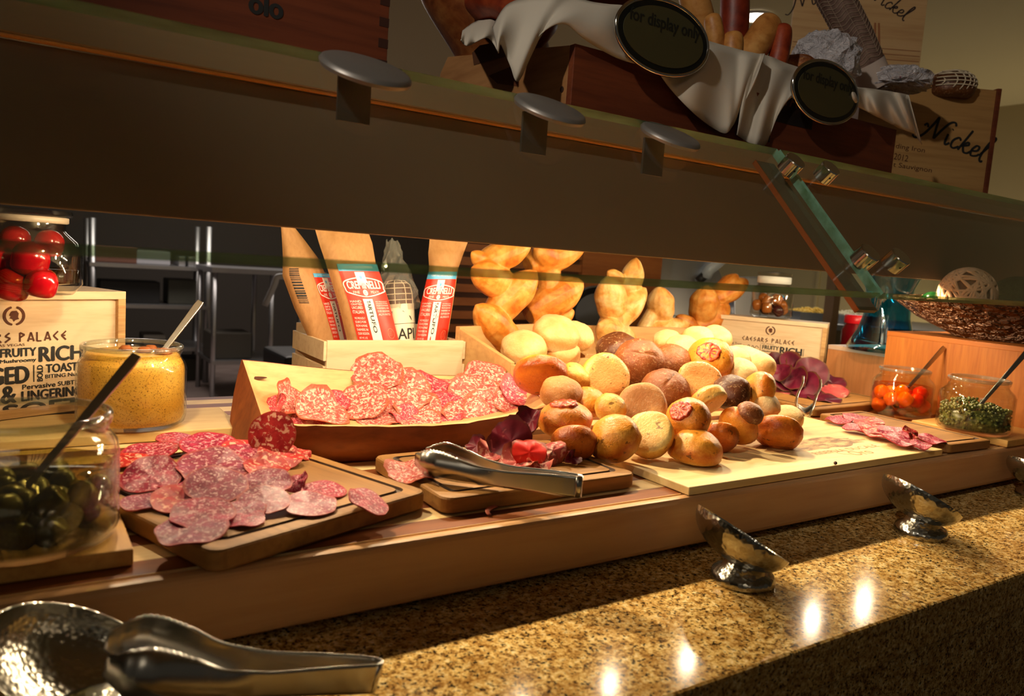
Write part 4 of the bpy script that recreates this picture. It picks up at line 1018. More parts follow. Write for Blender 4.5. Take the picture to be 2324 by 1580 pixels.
# ================================================================== printed wooden boxes
def box_print(U, par):
    """U = metres per layout unit; x right from the panel's left edge, y down from its top"""
    gk, gb = G(), G()
    def tx(g, s, x0, x1, y0, y1, bold=0., rot=0.): 
        if rot: put(g, s, x1*U, -y1*U, (y1-y0)*U, (x1-x0)*U, rot=rot, bold=bold*U)
        else: put(g, s, x0*U, -y1*U, (x1-x0)*U, (y1-y0)*U, bold=bold*U)
    def bar(g, x, y0, y1, w=7): g.add([((x-w/2)*U, -y1*U, 0), ((x+w/2)*U, -y1*U, 0), ((x+w/2)*U, -y0*U, 0), ((x-w/2)*U, -y0*U, 0)], [(0, 1, 2, 3)])
    # laurel ring with a head in profile
    for sg in (-1, 1):
        pts = [((685+sg*55*math.sin(a))*U, (-100+55*math.cos(a))*U) for a in np.linspace(.25, 2.95, 9)]; stroke(gb, pts, 17*U, n=30)
    head = [(-12, -30), (14, -32), (26, -15), (22, 8), (28, 20), (6, 26), (-2, 36), (-8, 20), (-26, 14), (-18, 4), (-28, -4), (-20, -20)]
    gb.add([((685+x)*U, (-100-y)*U, .00004) for x, y in head], [tuple(range(12))[::-1]])
    # angular display capitals
    def cap(pl, x0, w): 
        for pts in pl: 
            for a, b in zip(pts[:-1], pts[1:]):
                xa_, ya_, xb_, yb_ = (x0+a[0]*w)*U, -(262-a[1]*57)*U, (x0+b[0]*w)*U, -(262-b[1]*57)*U
                L = math.hypot(xb_-xa_, yb_-ya_); nx, ny = -(yb_-ya_)/L*5*U, (xb_-xa_)/L*5*U
                gb.add([(xa_+nx, ya_+ny, 0), (xa_-nx, ya_-ny, 0), (xb_-nx, yb_-ny, 0), (xb_+nx, yb_+ny, 0)], [(0, 1, 2, 3)])
    A = [[(0, 0), (.5, 1), (1, 0)], [(.25, .25), (.75, .25)]]; Cc = [[(.9, 1), (.1, .5), (.9, 0)]]; Ee = [[(.9, 1), (.1, .5), (.9, 0)], [(.1, .5), (.8, .5)]]
    Ss = [[(.8, 1), (.1, .66), (.9, .4), (.1, 0)]]; Rr = [[(.1, 0), (.1, 1), (.8, .78), (.1, .5), (.9, 0)]]; Pp = [[(.1, 0), (.1, 1), (.85, .75), (.1, .45)]]; Ll = [[(.1, 1), (.1, 0), (.85, 0)]]
    x = 330
    for gl in (Cc, A, Ee, Ss, A, Rr, Ss, None, Pp, A, Ll, A, Cc, Ee):
        if gl is None: x += 34; continue
        cap(gl, x, 36); x += 50
    tx(gb, 'LAS VEGAS', 580, 745, 272, 288)
    bar(gb, 180, 296, 396); tx(gb, 'A Treat', 205, 335, 302, 336); tx(gb, 'For You', 205, 335, 348, 378); tx(gb, 'to', 352, 380, 318, 362)
    stroke(gb, [(400*U, -352*U), (430*U, -318*U), (450*U, -360*U), (480*U, -322*U), (500*U, -356*U), (530*U, -322*U), (560*U, -350*U)], 8*U, n=40); bar(gb, 578, 296, 396)
    tx(gk, 'FRUITY', 606, 812, 302, 354, 3); tx(gk, 'Mushroomy', 604, 812, 368, 396, 1.5); tx(gk, 'RICH', 832, 1102, 302, 396, 6); bar(gk, 1124, 300, 398)
    tx(gk, 'COMPLEX', 162, 420, 416, 478, 2); tx(gk, 'Spectacular', 162, 420, 488, 522, 1.5); bar(gk, 446, 414, 522); tx(gk, 'AGED', 464, 766, 416, 522, 7); bar(gk, 798, 414, 522)
    tx(gk, 'BOLD', 818, 852, 418, 520, 2, rot=math.pi/2); tx(gk, 'TOASTY', 872, 1110, 416, 470, 3); tx(gk, 'BITING Nutty', 868, 1106, 482, 514, 1)
    tx(gk, 'Crumbly', 162, 312, 534, 568, 1); tx(gk, 'DECADENT', 330, 575, 534, 562, 2); tx(gk, '&', 610, 692, 536, 640, 6)
    tx(gk, 'Pervasive', 730, 930, 534, 564, 1.5); tx(gk, 'SUBTLE', 946, 1098, 534, 562, 1); tx(gk, 'BROAD', 162, 580, 580, 640, 3); tx(gk, 'LINGERING', 726, 1100, 576, 638, 4)
    tx(gk, 'Smoky', 162, 312, 656, 690, 1); tx(gk, 'CREAMY', 330, 560, 652, 682, 2); bar(gk, 596, 650, 690); tx(gk, 'SOFT', 622, 1100, 652, 740, 7)
    gk.build('black_lettering', M['black_ink'], par, loc=(0, 0, .0005)); gb.build('burnt_lettering', M['brown_ink'], par, loc=(0, 0, .0005))
BW, BH, BD = .356, .190, .12
def printed_box(corner, D, label, sc=1.):
    """corner: front right bottom; D: horizontal direction from left to right of the face"""
    D = Vector((D[0], D[1], 0)).normalized(); B = Vector((-D.y, D.x, 0))
    Mx = frame(corner, D, B, Vector((0, 0, 1)))
    t = thing('printed_wine_box', corner, label, 'wooden box', 'printed wooden boxes', M=Mx @ Matrix.Scale(sc, 4)); f = .013
    for nm, b in (('top_board', (-BW, 0, 0, BD, BH-f, BH)), ('bottom_board', (-BW, 0, 0, BD, 0, f)), ('side_board', (-f, 0, .0, BD, f, BH-f)), ('side_board', (-BW, -BW+f, 0, BD, f, BH-f))):
        bevel(G().box(*b).build(nm, M['birch_edge'] if nm != 'top_board' else M['birch'], t), .0008)
    p = G().box(0, BW-2*f, 0, BH-2*f, -.006, 0).build('printed_panel', M['birch'], t, M=frame((-BW+f, .008, f), (1, 0, 0), (0, 0, 1), (0, -1, 0)))
    holder = (BW-2*f)/1370
    box_print_on(p, holder)
    return t
def box_print_on(p, U):
    o0 = set(scene.objects); box_print(U, p)
    for o in set(scene.objects)-o0: o.location = (.010, BH-2*.013, .0006)
lc = P(286, 684, BH)
printed_box((lc[0], lc[1], .0162), (math.sin(math.radians(65)), math.cos(math.radians(65))), 'printed pale wooden box behind the mustard jar at the left')
rc_ = P(1879, 737, BH*.94); azr = math.radians(148)
printed_box((rc_[0], rc_[1], .0012), (math.sin(azr), math.cos(azr)), 'printed pale wooden box behind the dark cured beef at the right', .94)

# ================================================================== glass jars
JP = [(.001, .004), (.86, .004), (.97, .05), (1.0, .12), (1.0, .68), (.985, .745), (.94, .80), (.905, .835), (.90, .87), (.935, .90), (.945, .93), (.935, .965), (.90, .98), (.875, .965), (.865, .87), (.90, .80), (.955, .74), (.965, .68), (.965, .12), (.92, .06), (.001, .05)]
def jar(p, R, Hh, label, mat='jar_glass', group='open glass jars', name='glass_jar', nk=.98):
    t = thing(name, p, label, 'jar', group)
    nf = lambda z: 1-(1-nk)*min(1, max(0, (z-.70)/.14)) if z > .3 else 1
    G().lathe([(r*R*nf(z), z*Hh) for r, z in JP], 56).build('jar_body', M[mat], t, True, autosm=60)
    G().lathe([(R*.905*nk+.0032*math.cos(a), Hh*.955+.0036*math.sin(a)) for a in np.linspace(0, 6.2832, 13)], 56).build('rolled_rim', M['rim_glass'], t, True)
    return t
def spoon(pa, pb, bowl, label, w=.0062, th=.0018):
    """flat handled spoon from pa (rim) to pb (handle end); bowl end below"""
    pa, pb, bowl = (np.asarray(q, float) for q in (pa, pb, bowl)); g = G()
    t = thing('spoon', pa, label, 'spoon', 'spoons standing in the jars')
    ax = Vector(pb-bowl).normalized(); sd = ax.cross(Vector(tuple(FW))).normalized(); nn = sd.cross(ax).normalized()
    L = np.linalg.norm(pb-bowl); V = []; F = []; n = 16
    for k in range(n+1):
        u = k/n; c = Vector(bowl-pa) + ax*(L*u); ww = w*(.55+.45*u)*(1 if u < .97 else .85)
        for a, b in ((-1, -1), (1, -1), (1, 1), (-1, 1)): V.append(c+sd*(ww*a)+nn*(th*b))
    for k in range(n):
        for q in range(4): F.append((k*4+q, k*4+(q+1) % 4, (k+1)*4+(q+1) % 4, (k+1)*4+q))
    F.append((0, 1, 2, 3)); F.append((n*4+3, n*4+2, n*4+1, n*4))
    bevel(G().add(V, F).build('handle', M['steel'], t, False), .0008)
    V = []; F = []
    for k in range(9):
        u = k/8
        for q in range(9):
            s = q/4-1; ww = .019*math.sin(math.pi*(u*.86+.07))**.6
            V.append(Vector(bowl-pa)-ax*(.05*u-.004)+sd*(ww*s)+nn*(.008*(s*s-1)*math.sin(math.pi*u)))
    for k in range(8):
        for q in range(8): F.append((k*9+q, k*9+q+1, (k+1)*9+q+1, (k+1)*9+q))
    solid(G().add(V, F).build('spoon_bowl', M['steel'], t, True), .0012)
    return t
def pack(p, R, z0, z1, r, n, seed, squash=1.):
    """loose packing of n balls of radius r in a cylinder, nearest the wall first"""
    rg = random.Random(seed); out = []
    for k in range(6000):
        if len(out) >= n: break
        a = rg.uniform(0, 6.28); rr = (R-r)*math.sqrt(rg.uniform(.0, 1)); z = z0+r*squash+(z1-z0-2*r*squash)*rg.random()
        q = np.array([rr*math.cos(a), rr*math.sin(a), z])
        if all(np.linalg.norm((q-o)/np.array([1, 1, squash])) > 1.72*r for o in out): out.append(q)
    return [np.asarray(p)+q for q in out]
# mustard
mj = np.array([.152, 1.262, .0162]); MR, MH = .0757, .124
jar(mj, MR, MH, 'big glass jar filled with grainy mustard in front of the printed box')
ir = [(0, .055), (.90, .062), (.955, .13), (.955, .68), (.94, .745), (.885, .81), (.855, .85), (.80, .885), (.45, .86), (.2, .875), (0, .87)]
o = G().lathe([(r*MR, z*MH) for r, z in ir], 56).build('mustard', M['mustard'], None, True, loc=mj); tag(o, 'grainy yellow mustard filling the big jar at the left', 'mustard', None, 'stuff')
r_ = random.Random(3)
gg = G(); pts = []
for k in range(9):
    a = r_.uniform(-.6, 2.2); rr = MR*r_.uniform(.2, .74); gg.lathe([(0, -.004), (.011, 0), (.006, .0055), (0, .006)], 9, M=T(rr*math.cos(a), rr*math.sin(a), MH*.885) @ Matrix.Scale(r_.uniform(.5, 1.2), 4))
o = gg.build('mustard_crust', plain('dried_mustard', lin(150,80,24), .7), None, True, loc=mj); tag(o, 'dried dark mustard crusted around the mouth of the jar', 'mustard', None, 'stuff')
spoon(PD(372, 792, 1.20), PD(456, 684, 1.24), PD(345, 830, 1.18), 'steel spoon standing in the mustard jar')
# olives
oc = P(59, 1290, .0185); dr = np.array([oc[0], oc[1], 0]); dr /= np.linalg.norm(dr); oj = oc+dr*.072; oj[2] = .0172
OR, OH = .0757, .122
jar(oj, OR, OH, 'dim glass jar of green olives at the front left edge', 'old_glass')
for k, q in enumerate(pack(oj, OR*.93, .009, .064, .0125, 40, 4, 1.15)):
    V, F = blob(.0122, .0135, .0135, _rb, n=18, m=10, lump=.03)
    o = mk('green_olive', V, F, M['olive'], None, True, M=upframe(q, (_rb.uniform(-1, 1), _rb.uniform(-1, 1), _rb.uniform(-1, 1))))
    tag(o, 'green olive among many in the front left glass jar', 'olive', 'green olives in the front left jar')
def _brine(name, c, a): 
    return thin_glass(name, c, .02, .6)
o = G().lathe([(0, .0085), (OR*.90, .0085), (OR*.952, .016), (OR*.952, .068), (0, .0682)], 48).build('olive_brine', _brine('olive_brine', (.66,.62,.34,1), 0), None, True, loc=oj); tag(o, 'murky green brine around the olives in the front left jar', 'brine', None, 'stuff')
spoon(PD(182, 950, .70), PD(311, 806, .76), PD(62, 1105, .675), 'dark steel spoon standing in the olive jar', .0056)
# cherry peppers in oil on top of the printed box
pz = BH+.0166; pj0 = P(65, 675, pz); dr = np.array([pj0[0], pj0[1], 0]); dr /= np.linalg.norm(dr); pj = pj0+dr*.045; pj[2] = pz
PR = 108*depth(pj)/FPX; PH = 205*depth(pj)/FPX
t = thing('pepper_jar', pj, 'lidded glass jar of red cherry peppers on the printed box', 'jar')
G().lathe([(.001, .003), (PR*.82, .003), (PR, .018), (PR, PH*.50), (PR*.93, PH*.60), (PR*.72, PH*.70), (PR*.68, PH*.74), (PR*.70, PH*.86), (PR*.66, PH*.86), (PR*.64, PH*.74), (PR*.69, PH*.69), (PR*.89, PH*.59), (PR*.96, PH*.50), (PR*.96, .02), (.001, .009)], 56).build('jar_body', M['jar_glass'], t, True, autosm=60)
l = G().lathe([(.001, PH*.875), (PR*.78, PH*.875), (PR*.82, PH*.90), (PR*.80, PH*.935), (.001, PH*.95)], 48).build('glass_lid', M['jar_glass'], t, True, autosm=50)
G().lathe([(PR*.69, PH*.80), (PR*.735, PH*.81), (PR*.735, PH*.865), (PR*.69, PH*.87)], 48).build('rubber_seal', plain('lid_seal', lin(150,132,112), .5), l, True)
M['pepper'] = plain('red_pepper_skin', lin(150,6,16), .14, 0, .6)
for px, py, rpx, dd, lab in ((70, 588, 39, -.035, 'glossy red cherry pepper in the middle of the pepper jar'), (94, 642, 34, -.035, 'red cherry pepper at the lower right of the pepper jar'), (27, 646, 37, -.04, 'red cherry pepper at the lower left of the pepper jar'), (0, 592, 34, -.03, 'red cherry pepper at the left edge of the photo'), (112, 552, 30, .02, 'darker red cherry pepper at the top back of the pepper jar'), (35, 545, 32, .01, 'red cherry pepper just below the neck of the pepper jar')):
    q = PD(px, py, depth(pj)+dd); r = rpx*depth(q)/FPX; V, F = blob(r, r, r*.9, _rb, lump=.03)
    tag(mk('cherry_pepper', V, F, M['pepper'], None, True, M=upframe(q, (.2, -.2, 1))), lab, 'pepper', 'red cherry peppers in the jar')
o = G().lathe([(0, .0095), (PR*.945, .0205), (PR*.945, PH*.30), (0, PH*.30)], 40).build('pepper_oil', _brine('amber_oil', (.80,.56,.22,1), 0), None, True, loc=pj); tag(o, 'amber oil at the bottom of the cherry pepper jar', 'oil', None, 'stuff')
# orange jar and caper jar
def front_jar(px, py, z, R):
    q = P(px, py, z); dr = np.array([q[0], q[1], 0]); dr /= np.linalg.norm(dr); q = q+dr*R*.9; q[2] = z+.0004; return q
kj = front_jar(2040, 952, .002, .068); KR, KH = .0665, .113
jar(kj, KR, KH, 'glass jar of orange preserved fruit before the bamboo box', nk=.88)
M['orange'] = plain('orange_fruit', lin(252,150,20), .2); M['redfruit'] = plain('red_fruit', lin(222,58,14), .2)
for k, q in enumerate(pack(kj, KR*.94, .007, .074, .0160, 60, 8)):
    side = float(np.dot(q-kj, RT)); m = 'orange' if side < .004 else 'redfruit'; V, F = blob(.0165, .0150, .0150, _rb, lump=.06, n=20, m=10)
    o = mk('preserved_fruit', V, F, M[m], None, True, M=upframe(q, (_rb.uniform(-1, 1), _rb.uniform(-1, 1), 1)))
    tag(o, 'orange preserved fruit in the left half of the fruit jar' if m == 'orange' else 'red preserved fruit in the right half of the fruit jar', 'fruit', 'preserved fruit in the orange jar')
o = G().lathe([(0, .0068), (KR*.90, .007), (KR*.95, .015), (KR*.95, .072), (0, .0722)], 40).build('fruit_syrup', _brine('orange_syrup', (.99,.62,.24,1), 0), None, True, loc=kj); tag(o, 'clear orange syrup around the preserved fruit', 'syrup', None, 'stuff')
spoon(PD(2062, 874, depth(kj)-.01), PD(2143, 788, depth(kj)+.03), PD(2052, 890, depth(kj)-.01), 'steel spoon standing in the orange fruit jar', .0058)
qj = front_jar(2205, 990, .0152, .070); 
jar(qj, .0695, .114, 'half full glass jar of capers on the right plank', nk=.87)
gc = G(); r_ = random.Random(12)
for k in range(620):
    a = r_.uniform(0, 6.28); rr = .0655*math.sqrt(r_.uniform(.45, 1)) if k % 3 else .0655*math.sqrt(r_.random())
    z = .011+(.040+.006*math.sin(a*2)+.006*r_.random())*(r_.random() if k % 3 else 1.)
    gc.lathe([(0, -.0033), (.0028, -.0018), (.0036, .0004), (.0024, .0026), (0, .0032)], 6, M=T(min(rr, .0618)*math.cos(a), min(rr, .0618)*math.sin(a), z) @ Matrix.Rotation(r_.uniform(0, 3), 4, 'X'))
gc.lathe([(0, .008), (.058, .009), (.060, .04), (0, .046)], 24)
o = gc.build('capers', (lambda w: w.col(w.ramp(w.noise(w.coord(), 130, 2, .6), [(.35, lin(58,62,22)), (.62, lin(120,122,56)), (.75, lin(150,120,60))])).m)(N('caper_skin', .3)), None, True, loc=qj); tag(o, 'green brown capers half filling the right jar', 'capers', None, 'stuff')
spoon(PD(2262, 862, depth(qj)+.01), PD(2345, 782, depth(qj)+.05), PD(2215, 930, depth(qj)-.01), 'steel spoon standing in the caper jar', .0058)
# olives jar on the right printed box
bz = BH*.94+.0018; vj = PY(1765, 712, 1.62); vj[2] = bz
c0 = rc_ - np.array([math.sin(azr), math.cos(azr), 0])*BW*.94*.5 + np.array([-math.cos(azr), math.sin(azr), 0])*.055; vj = np.array([c0[0], c0[1], bz]); VR = 46*depth(vj)/FPX
t = thing('olive_jar', vj, 'lidded glass jar of mixed olives standing on the right printed box', 'jar')
VH = 100*depth(vj)/FPX
G().lathe([(.001, .002), (VR*.85, .002), (VR, .01), (VR, VH*.55), (VR*.9, VH*.68), (VR*.74, VH*.74), (VR*.76, VH*.95), (VR*.72, VH*.95), (VR*.70, VH*.74), (VR*.87, VH*.67), (VR*.96, VH*.55), (VR*.96, .012), (.001, .008)], 40).build('jar_body', M['jar_glass'], t, True, autosm=60)
l = G().lathe([(.001, VH*.96), (VR*.82, VH*.96), (VR*.84, VH*1.02), (.001, VH*1.05)], 40).build('glass_lid', M['jar_glass'], t, True, autosm=50)
G().lathe([(VR*.75, VH*.78), (VR*.80, VH*.79), (VR*.80, VH*.93), (VR*.75, VH*.94)], 40).build('white_seal', M['white'], l, True)
M['olive_brown'] = plain('brown_olive', lin(150,86,34), .25); M['olive_dark'] = plain('dark_olive', lin(62,22,24), .25)
for k, q in enumerate(pack(vj, VR*.94, .009, VH*.56, .0155, 20, 21)):
    V, F = blob(.0152, .016, .016, _rb, n=16, m=10, lump=.03); m = 'olive_brown' if k % 5 < 3 else 'olive_dark'
    o = mk('mixed_olive', V, F, M[m], None, True, M=upframe(q, (_rb.uniform(-1, 1), 0, 1)))
    tag(o, 'tan olive in the lidded jar on the right printed box' if m == 'olive_brown' else 'dark olive in the lidded jar on the right printed box', 'olive', 'mixed olives in the lidded jar')

# ================================================================== tongs
def tongs(A, B, label, hgt=.026, spread=.022, opening=1.0, head=.036, side=1.0, mat='steel', top=(0, 0, 1)):
    """spring tongs lying on edge: A bend end, B tips (ground points of the lower edge)"""
    A, B = np.asarray(A, float), np.asarray(B, float); ax = B-A; L = np.linalg.norm(ax); a = ax/L
    up = np.asarray(top, float); n = np.cross(a, up); n /= np.linalg.norm(n)
    if np.dot(n, CAM-A) < 0: n = -n
    up = np.cross(n, a)*np.sign(np.dot(np.cross(n, a), up))
    t = thing('serving_tongs', A, label, 'tongs', 'steel serving tongs')
    ts = np.linspace(0, 1, 97); xs = [0, .05, .2, .45, .62, .74, .84, .92, .97, 1.0]; hk = head/hgt
    hs = np.interp(ts, xs, [1, 1, .95, .80, .90, .86*hk, hk, .95*hk, .70*hk, .22*hk])*hgt; hs = np.convolve(np.pad(hs, 4, 'edge'), np.ones(9)/9, 'valid')
    cz = hs/2 + np.interp(ts, [0, .5, .8, .93, 1], [0, 0, .0, .002, .34*head])
    of = np.interp(ts, [0, .03, .1, .4, .7, .9, 1], [.0, .0062, .0085, .6*spread, .95*spread, spread, .72*spread])*opening
    bl = np.interp(ts, [0, .5, .7, .85, .95, 1], [0, 0, .005, .011, .008, .001])
    for sg, nm in ((1, 'arm'), (-1, 'arm')):
        rows = []
        for k, u in enumerate(ts):
            row = []
            for q in range(9):
                s = q/4-1; hh = hs[k]/2*s
                if q == 8 and .72 < u < .97 and k % 2: hh -= .0012
                p = ax*u + n*(sg*(of[k]+bl[k]*(1-s*s))) + up*(cz[k]+hh); row.append(p)
            rows.append(row)
        o = solid(G().grid(rows).build(nm, M[mat], t, True), .0013)
    rows = []
    for k in range(9):
        th = math.pi*(k/8-.5); rows.append([-a*(.0066*math.cos(th)) + n*(.0062*math.sin(th)) + up*(hgt*.5+hgt/2*s) + a*L*.03 for s in (-1, 0, 1)])
    solid(G().grid(rows).build('spring_bend', M[mat], t, True), .0013)
    return t
tongs(P(1318, 1128, .0245), P(952, 1068, .0265), 'brushed steel tongs lying across the small centre board')
tongs(PD(850, 1566, .655), PD(222, 1545, .555), 'large steel tongs resting in the hammered bowl at the front left', head=.040, spread=.026)
# small tongs leaning on the beef board
tA = P(1826, 950, .004)
t = thing('small_tongs', tA, 'small steel tongs with tips up in front of the dark beef', 'tongs')
def ribbon(name, pts, w, nrm, mat):
    c = catmull(pts, 24); rows = []
    for k, p in enumerate(c):
        rows.append([p-tA+np.asarray(nrm)*w*s for s in (-1, 1)])
    return solid(G().grid(rows).build(name, M[mat], t, True), .0012)
d0 = depth(tA); W3 = np.array([FW[0], FW[1], 0])*.9
ribbon('arm', [PD(1822, 948, d0), PD(1808, 924, d0), PD(1810, 896, d0+.03), PD(1821, 872, d0+.07), PD(1823, 853, d0+.09)], .007, FW, 'steel')
ribbon('arm', [PD(1834, 948, d0), PD(1845, 924, d0), PD(1854, 896, d0+.03), PD(1862, 880, d0+.07), PD(1862, 861, d0+.09)], .007, FW, 'steel')
ribbon('spring_bend', [PD(1812, 930, d0-.004), PD(1828, 938, d0-.012), PD(1844, 928, d0-.004)], .012, UP, 'steel')

# ================================================================== tilted spoon rests
def rest(foot, R, Nn, label, hf):
    t = thing('spoon_rest', foot, label, 'spoon rest', 'hammered metal spoon rests on pedestals')
    G().lathe([(0, 0), (R*.62, 0), (R*.64, .004), (R*.60, .012), (R*.42, hf*.55), (R*.36, hf*.8), (R*.42, hf), (0, hf)], 40).build('pedestal', M['dark_steel'], t, True, autosm=50)
    Nn = Vector(tuple(Nn)).normalized(); D = R*.62
    prof = [(R*math.sin(a)*1.0, -D*math.cos(a)) for a in np.linspace(0, math.pi/2, 14)]
    prof += [(R*.985*math.sin(a), -D*.955*math.cos(a)) for a in np.linspace(math.pi/2, 0, 14)]
    c = Vector((0, 0, hf*.86+D*.86)) - Vector((Nn.x, Nn.y, 0))*D*.30
    G().lathe(prof, 48).build('tilted_bowl', M['dark_steel'], t, True, M=upframe(c, Nn, x=(1, 0, 0)), autosm=60)
    return t
_w = N('hammered_steel', .2, 1.); vv = _w.coord(); vo = _w.n('ShaderNodeTexVoronoi'); vo.inputs['Scale'].default_value = 190; _w.l(vv, vo.inputs['Vector'])
_w.col((.46, .44, .38, 1)).bump(vo.outputs['Distance'], .35, .0015); M['dark_steel'] = _w.m
GZ = -.0795
f1_ = P(1684, 1318, GZ); dr = np.array([f1_[0], f1_[1], 0]); dr /= np.linalg.norm(dr)
NV = np.array([.46, -.16, .86])
rest(f1_, .063, NV, 'hammered spoon rest under the front corner of the bread board', .034)
rest(P(2088, 1212, GZ), .061, NV, 'hammered spoon rest farther right on the granite', .034)
f3 = PD(200, 1640, .60); f3 = P(215, 1700, GZ) if f3[2] < GZ else f3; f3[2] = GZ
rest(f3, .072, NV, 'big hammered spoon rest holding tongs at the front left', .034)
rest(P(2345, 1128, GZ), .050, NV, 'hammered spoon rest at the far right edge of the granite', .03)

# ================================================================== on the display shelf
S0 = SHZ + .0006
x1 = float(PY(882, 60, 1.03)[0])
t = thing('wine_crate', (x1-.45, 1.03, S0), 'dark red-brown wine crate at the left end of the display shelf', 'crate')
for nm, b in (('front_board', (-.45, .45, 0, .014, 0, .18)), ('back_board', (-.45, .45, .30, .314, 0, .18)), ('end_board', (-.45, -.436, .014, .30, 0, .18)), ('end_board', (.436, .45, .014, .30, 0, .18)), ('bottom_board', (-.436, .436, .014, .30, 0, .01))):
    o = bevel(G().box(*b).build(nm, M['redwood'], t), .0008)
    if nm == 'front_board':
        g = G(); a = PY(566, 18, 1.03); b2 = PY(640, 36, 1.03)
        put(g, 'olo', 0, 0, float(b2[0]-a[0]), .026, bold=.0015)
        g.build('stamped_letters', M['black_ink'], o, M=frame((a[0]-(x1-.45), -.0006, b2[2]-S0-.005), (1, 0, 0), (0, 0, 1), (0, -1, 0)))
        g = G()
        for k in range(6): g.box(.436, .4503, -.0004, .013, .012+k*.028, .024+k*.028)
        g.build('finger_joint', plain('joint_end_grain', lin(58,26,12), .6), o)
# bread display box
X0, X1, Y0, Y1, ZT, ZB = .759, 1.676, 1.03, 1.50, .653-S0, .716-S0
t = thing('bread_display_box', (X0, Y0, S0), 'long reddish wooden box on the display shelf lined with white cloth and filled with bread', 'display box')
bevel(G().box(.0, X1-X0, 0, .014, 0, ZT).build('front_board', M['redwood'], t), .001)
fb = t.children[0] if t.children else None
def side_panel(x):
    g = G(); V = []
    prof = [(.0145, 0), (Y1-Y0, 0), (Y1-Y0, ZB-.035), (Y1-Y0-.03, ZB-.006), (.0145, ZT)]
    for xx in (x, x+.014): V += [(xx, y, z) for y, z in prof]
    n = 5; g.add(V, [tuple(range(n)), tuple(range(2*n-1, n-1, -1))] + [(k, n+k, n+(k+1) % n, (k+1) % n) for k in range(n)])
    return bevel(g.build('end_panel', M['bread_box'], t), .001)
sp_ = side_panel(0); side_panel(X1-X0-.014)
def onX(px, py): q = PX(px, py, X0); return (-.0008, q[1]-Y0, q[2]-S0)
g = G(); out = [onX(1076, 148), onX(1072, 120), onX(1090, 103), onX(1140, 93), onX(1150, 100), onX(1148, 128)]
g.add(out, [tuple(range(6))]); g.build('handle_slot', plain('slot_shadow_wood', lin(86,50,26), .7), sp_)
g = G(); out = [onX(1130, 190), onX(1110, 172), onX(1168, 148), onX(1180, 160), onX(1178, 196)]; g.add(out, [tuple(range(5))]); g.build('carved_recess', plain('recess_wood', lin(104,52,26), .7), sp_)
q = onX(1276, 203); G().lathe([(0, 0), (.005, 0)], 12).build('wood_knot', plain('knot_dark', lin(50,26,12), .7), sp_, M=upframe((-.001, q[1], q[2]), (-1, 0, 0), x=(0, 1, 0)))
G().box(.014, X1-X0-.014, Y1-Y0-.014, Y1-Y0, 0, ZB-.02).build('back_board', M['bread_box'], t)
G().box(.014, X1-X0-.014, .014, Y1-Y0-.014, 0, .01).build('bottom_board', M['bread_box'], t)
a, b = PY(1762, 232, 1.0295), PY(1842, 295, 1.0295)
L_ = G().box(a[0]-X0, b[0]-X0, -.0008, 0, b[2]-S0, a[2]-S0+.02).build('black_label', plain('black_label_paper', lin(26,16,12), .6), t)
g = G(); put(g, 'TA', .018, .034, .045, .030); g.build('label_letters', plain('dull_gold_print', lin(120,84,50), .6), L_, M=frame((a[0]-X0, -.0014, b[2]-S0), (1, 0, 0), (0, 0, 1), (0, -1, 0)))
g = G(); q = PY(1729, 320, 1.0295); put(g, '11', 0, 0, .022, .020); g.build('stamped_number', M['black_ink'], t, M=frame((q[0]-X0, -.0012, q[2]-S0), (1, 0, 0), (0, 0, 1), (0, -1, 0)))
# signs
for px, py, rot, lab in ((1508, 85, 0, 'larger oval sign reading for display only clipped over the white cloth'), (1877, 210, 0, 'oval sign reading for display only nearest the pale wine crate')):
    p = PY(px, py, .992); Ms = frame(p, (1, 0, 0), (0, 0, 1), (0, -1, 0))
    t = thing('display_sign', p, lab, 'sign', 'oval for display only signs', M=Ms); a_, b_ = .1045, .0585
    ell = lambda k, n=56: [(a_*k*math.cos(u), b_*k**1.6*math.sin(u)) for u in np.linspace(0, 2*math.pi, n+1)[:-1]]
    bevel(G().prism(ell(.985), -.009, .0).build('plate', plain('sign_black', lin(14,16,12), .4), t), .001)
    e = ell(1.0); pts = [(x, y, -.002) for x, y in e]; G().tube(pts+[pts[0]], .0035, 8, cap=False).build('chrome_rim', M['chrome'], t, True)
    G().prism(ell(.87), .0, .0012).build('face_panel', plain('sign_olive_face', lin(64,61,36), .5), t)
    g = G(); put(g, 'for display only', -.080, .006, .160, .026, bold=.0007); g.build('lettering', plain('sign_ink', lin(20,22,14), .6), t, loc=(0, 0, .0016))
    G().box(-.008, .008, -.03, .02, -.024, -.009).build('clip', M['dark_grey'], t)
# white cloths
def cloth(cols, Y, label, seg=10, bul=.012, name='white_napkin'):
    """draped linen: each column runs (px, py) top to bottom; columns are joined smoothly"""
    top = catmull([(c[0][0], c[0][1], c[2] if len(c) > 2 else 0) for c in cols], 60); bot = catmull([(c[1][0], c[1][1], 0) for c in cols], 60)
    rows = []
    for k in range(61):
        row = []
        for q in range(seg+1):
            u = q/seg; x = top[k][0]*(1-u)+bot[k][0]*u; y = top[k][1]*(1-u)+bot[k][1]*u
            yy = Y - .004 - bul*math.sin(u*math.pi*.9)*(.6+.4*math.sin(k*.45)) - .006*math.sin(k*.33+u*2) + top[k][2]*(1-u)**2
            row.append(PY(x, y, yy))
        rows.append(row)
    base = rows[30][0]
    o = mk(name, *(lambda g: (g.V, g.F))(G().grid([[p-base for p in r] for r in rows])), M['linen'], None, True, loc=base)
    solid(o, .0016); return tag(o, label, 'napkin', 'white cloths over the display box')
cloth([((1050, 70), (1046, 92), .18), ((1075, 52), (1062, 104), .16), ((1112, 40), (1106, 86), .14), ((1150, 50), (1130, 118), .12)], 1.16, 'crumpled corner of white cloth at the back left of the display box', bul=.004)
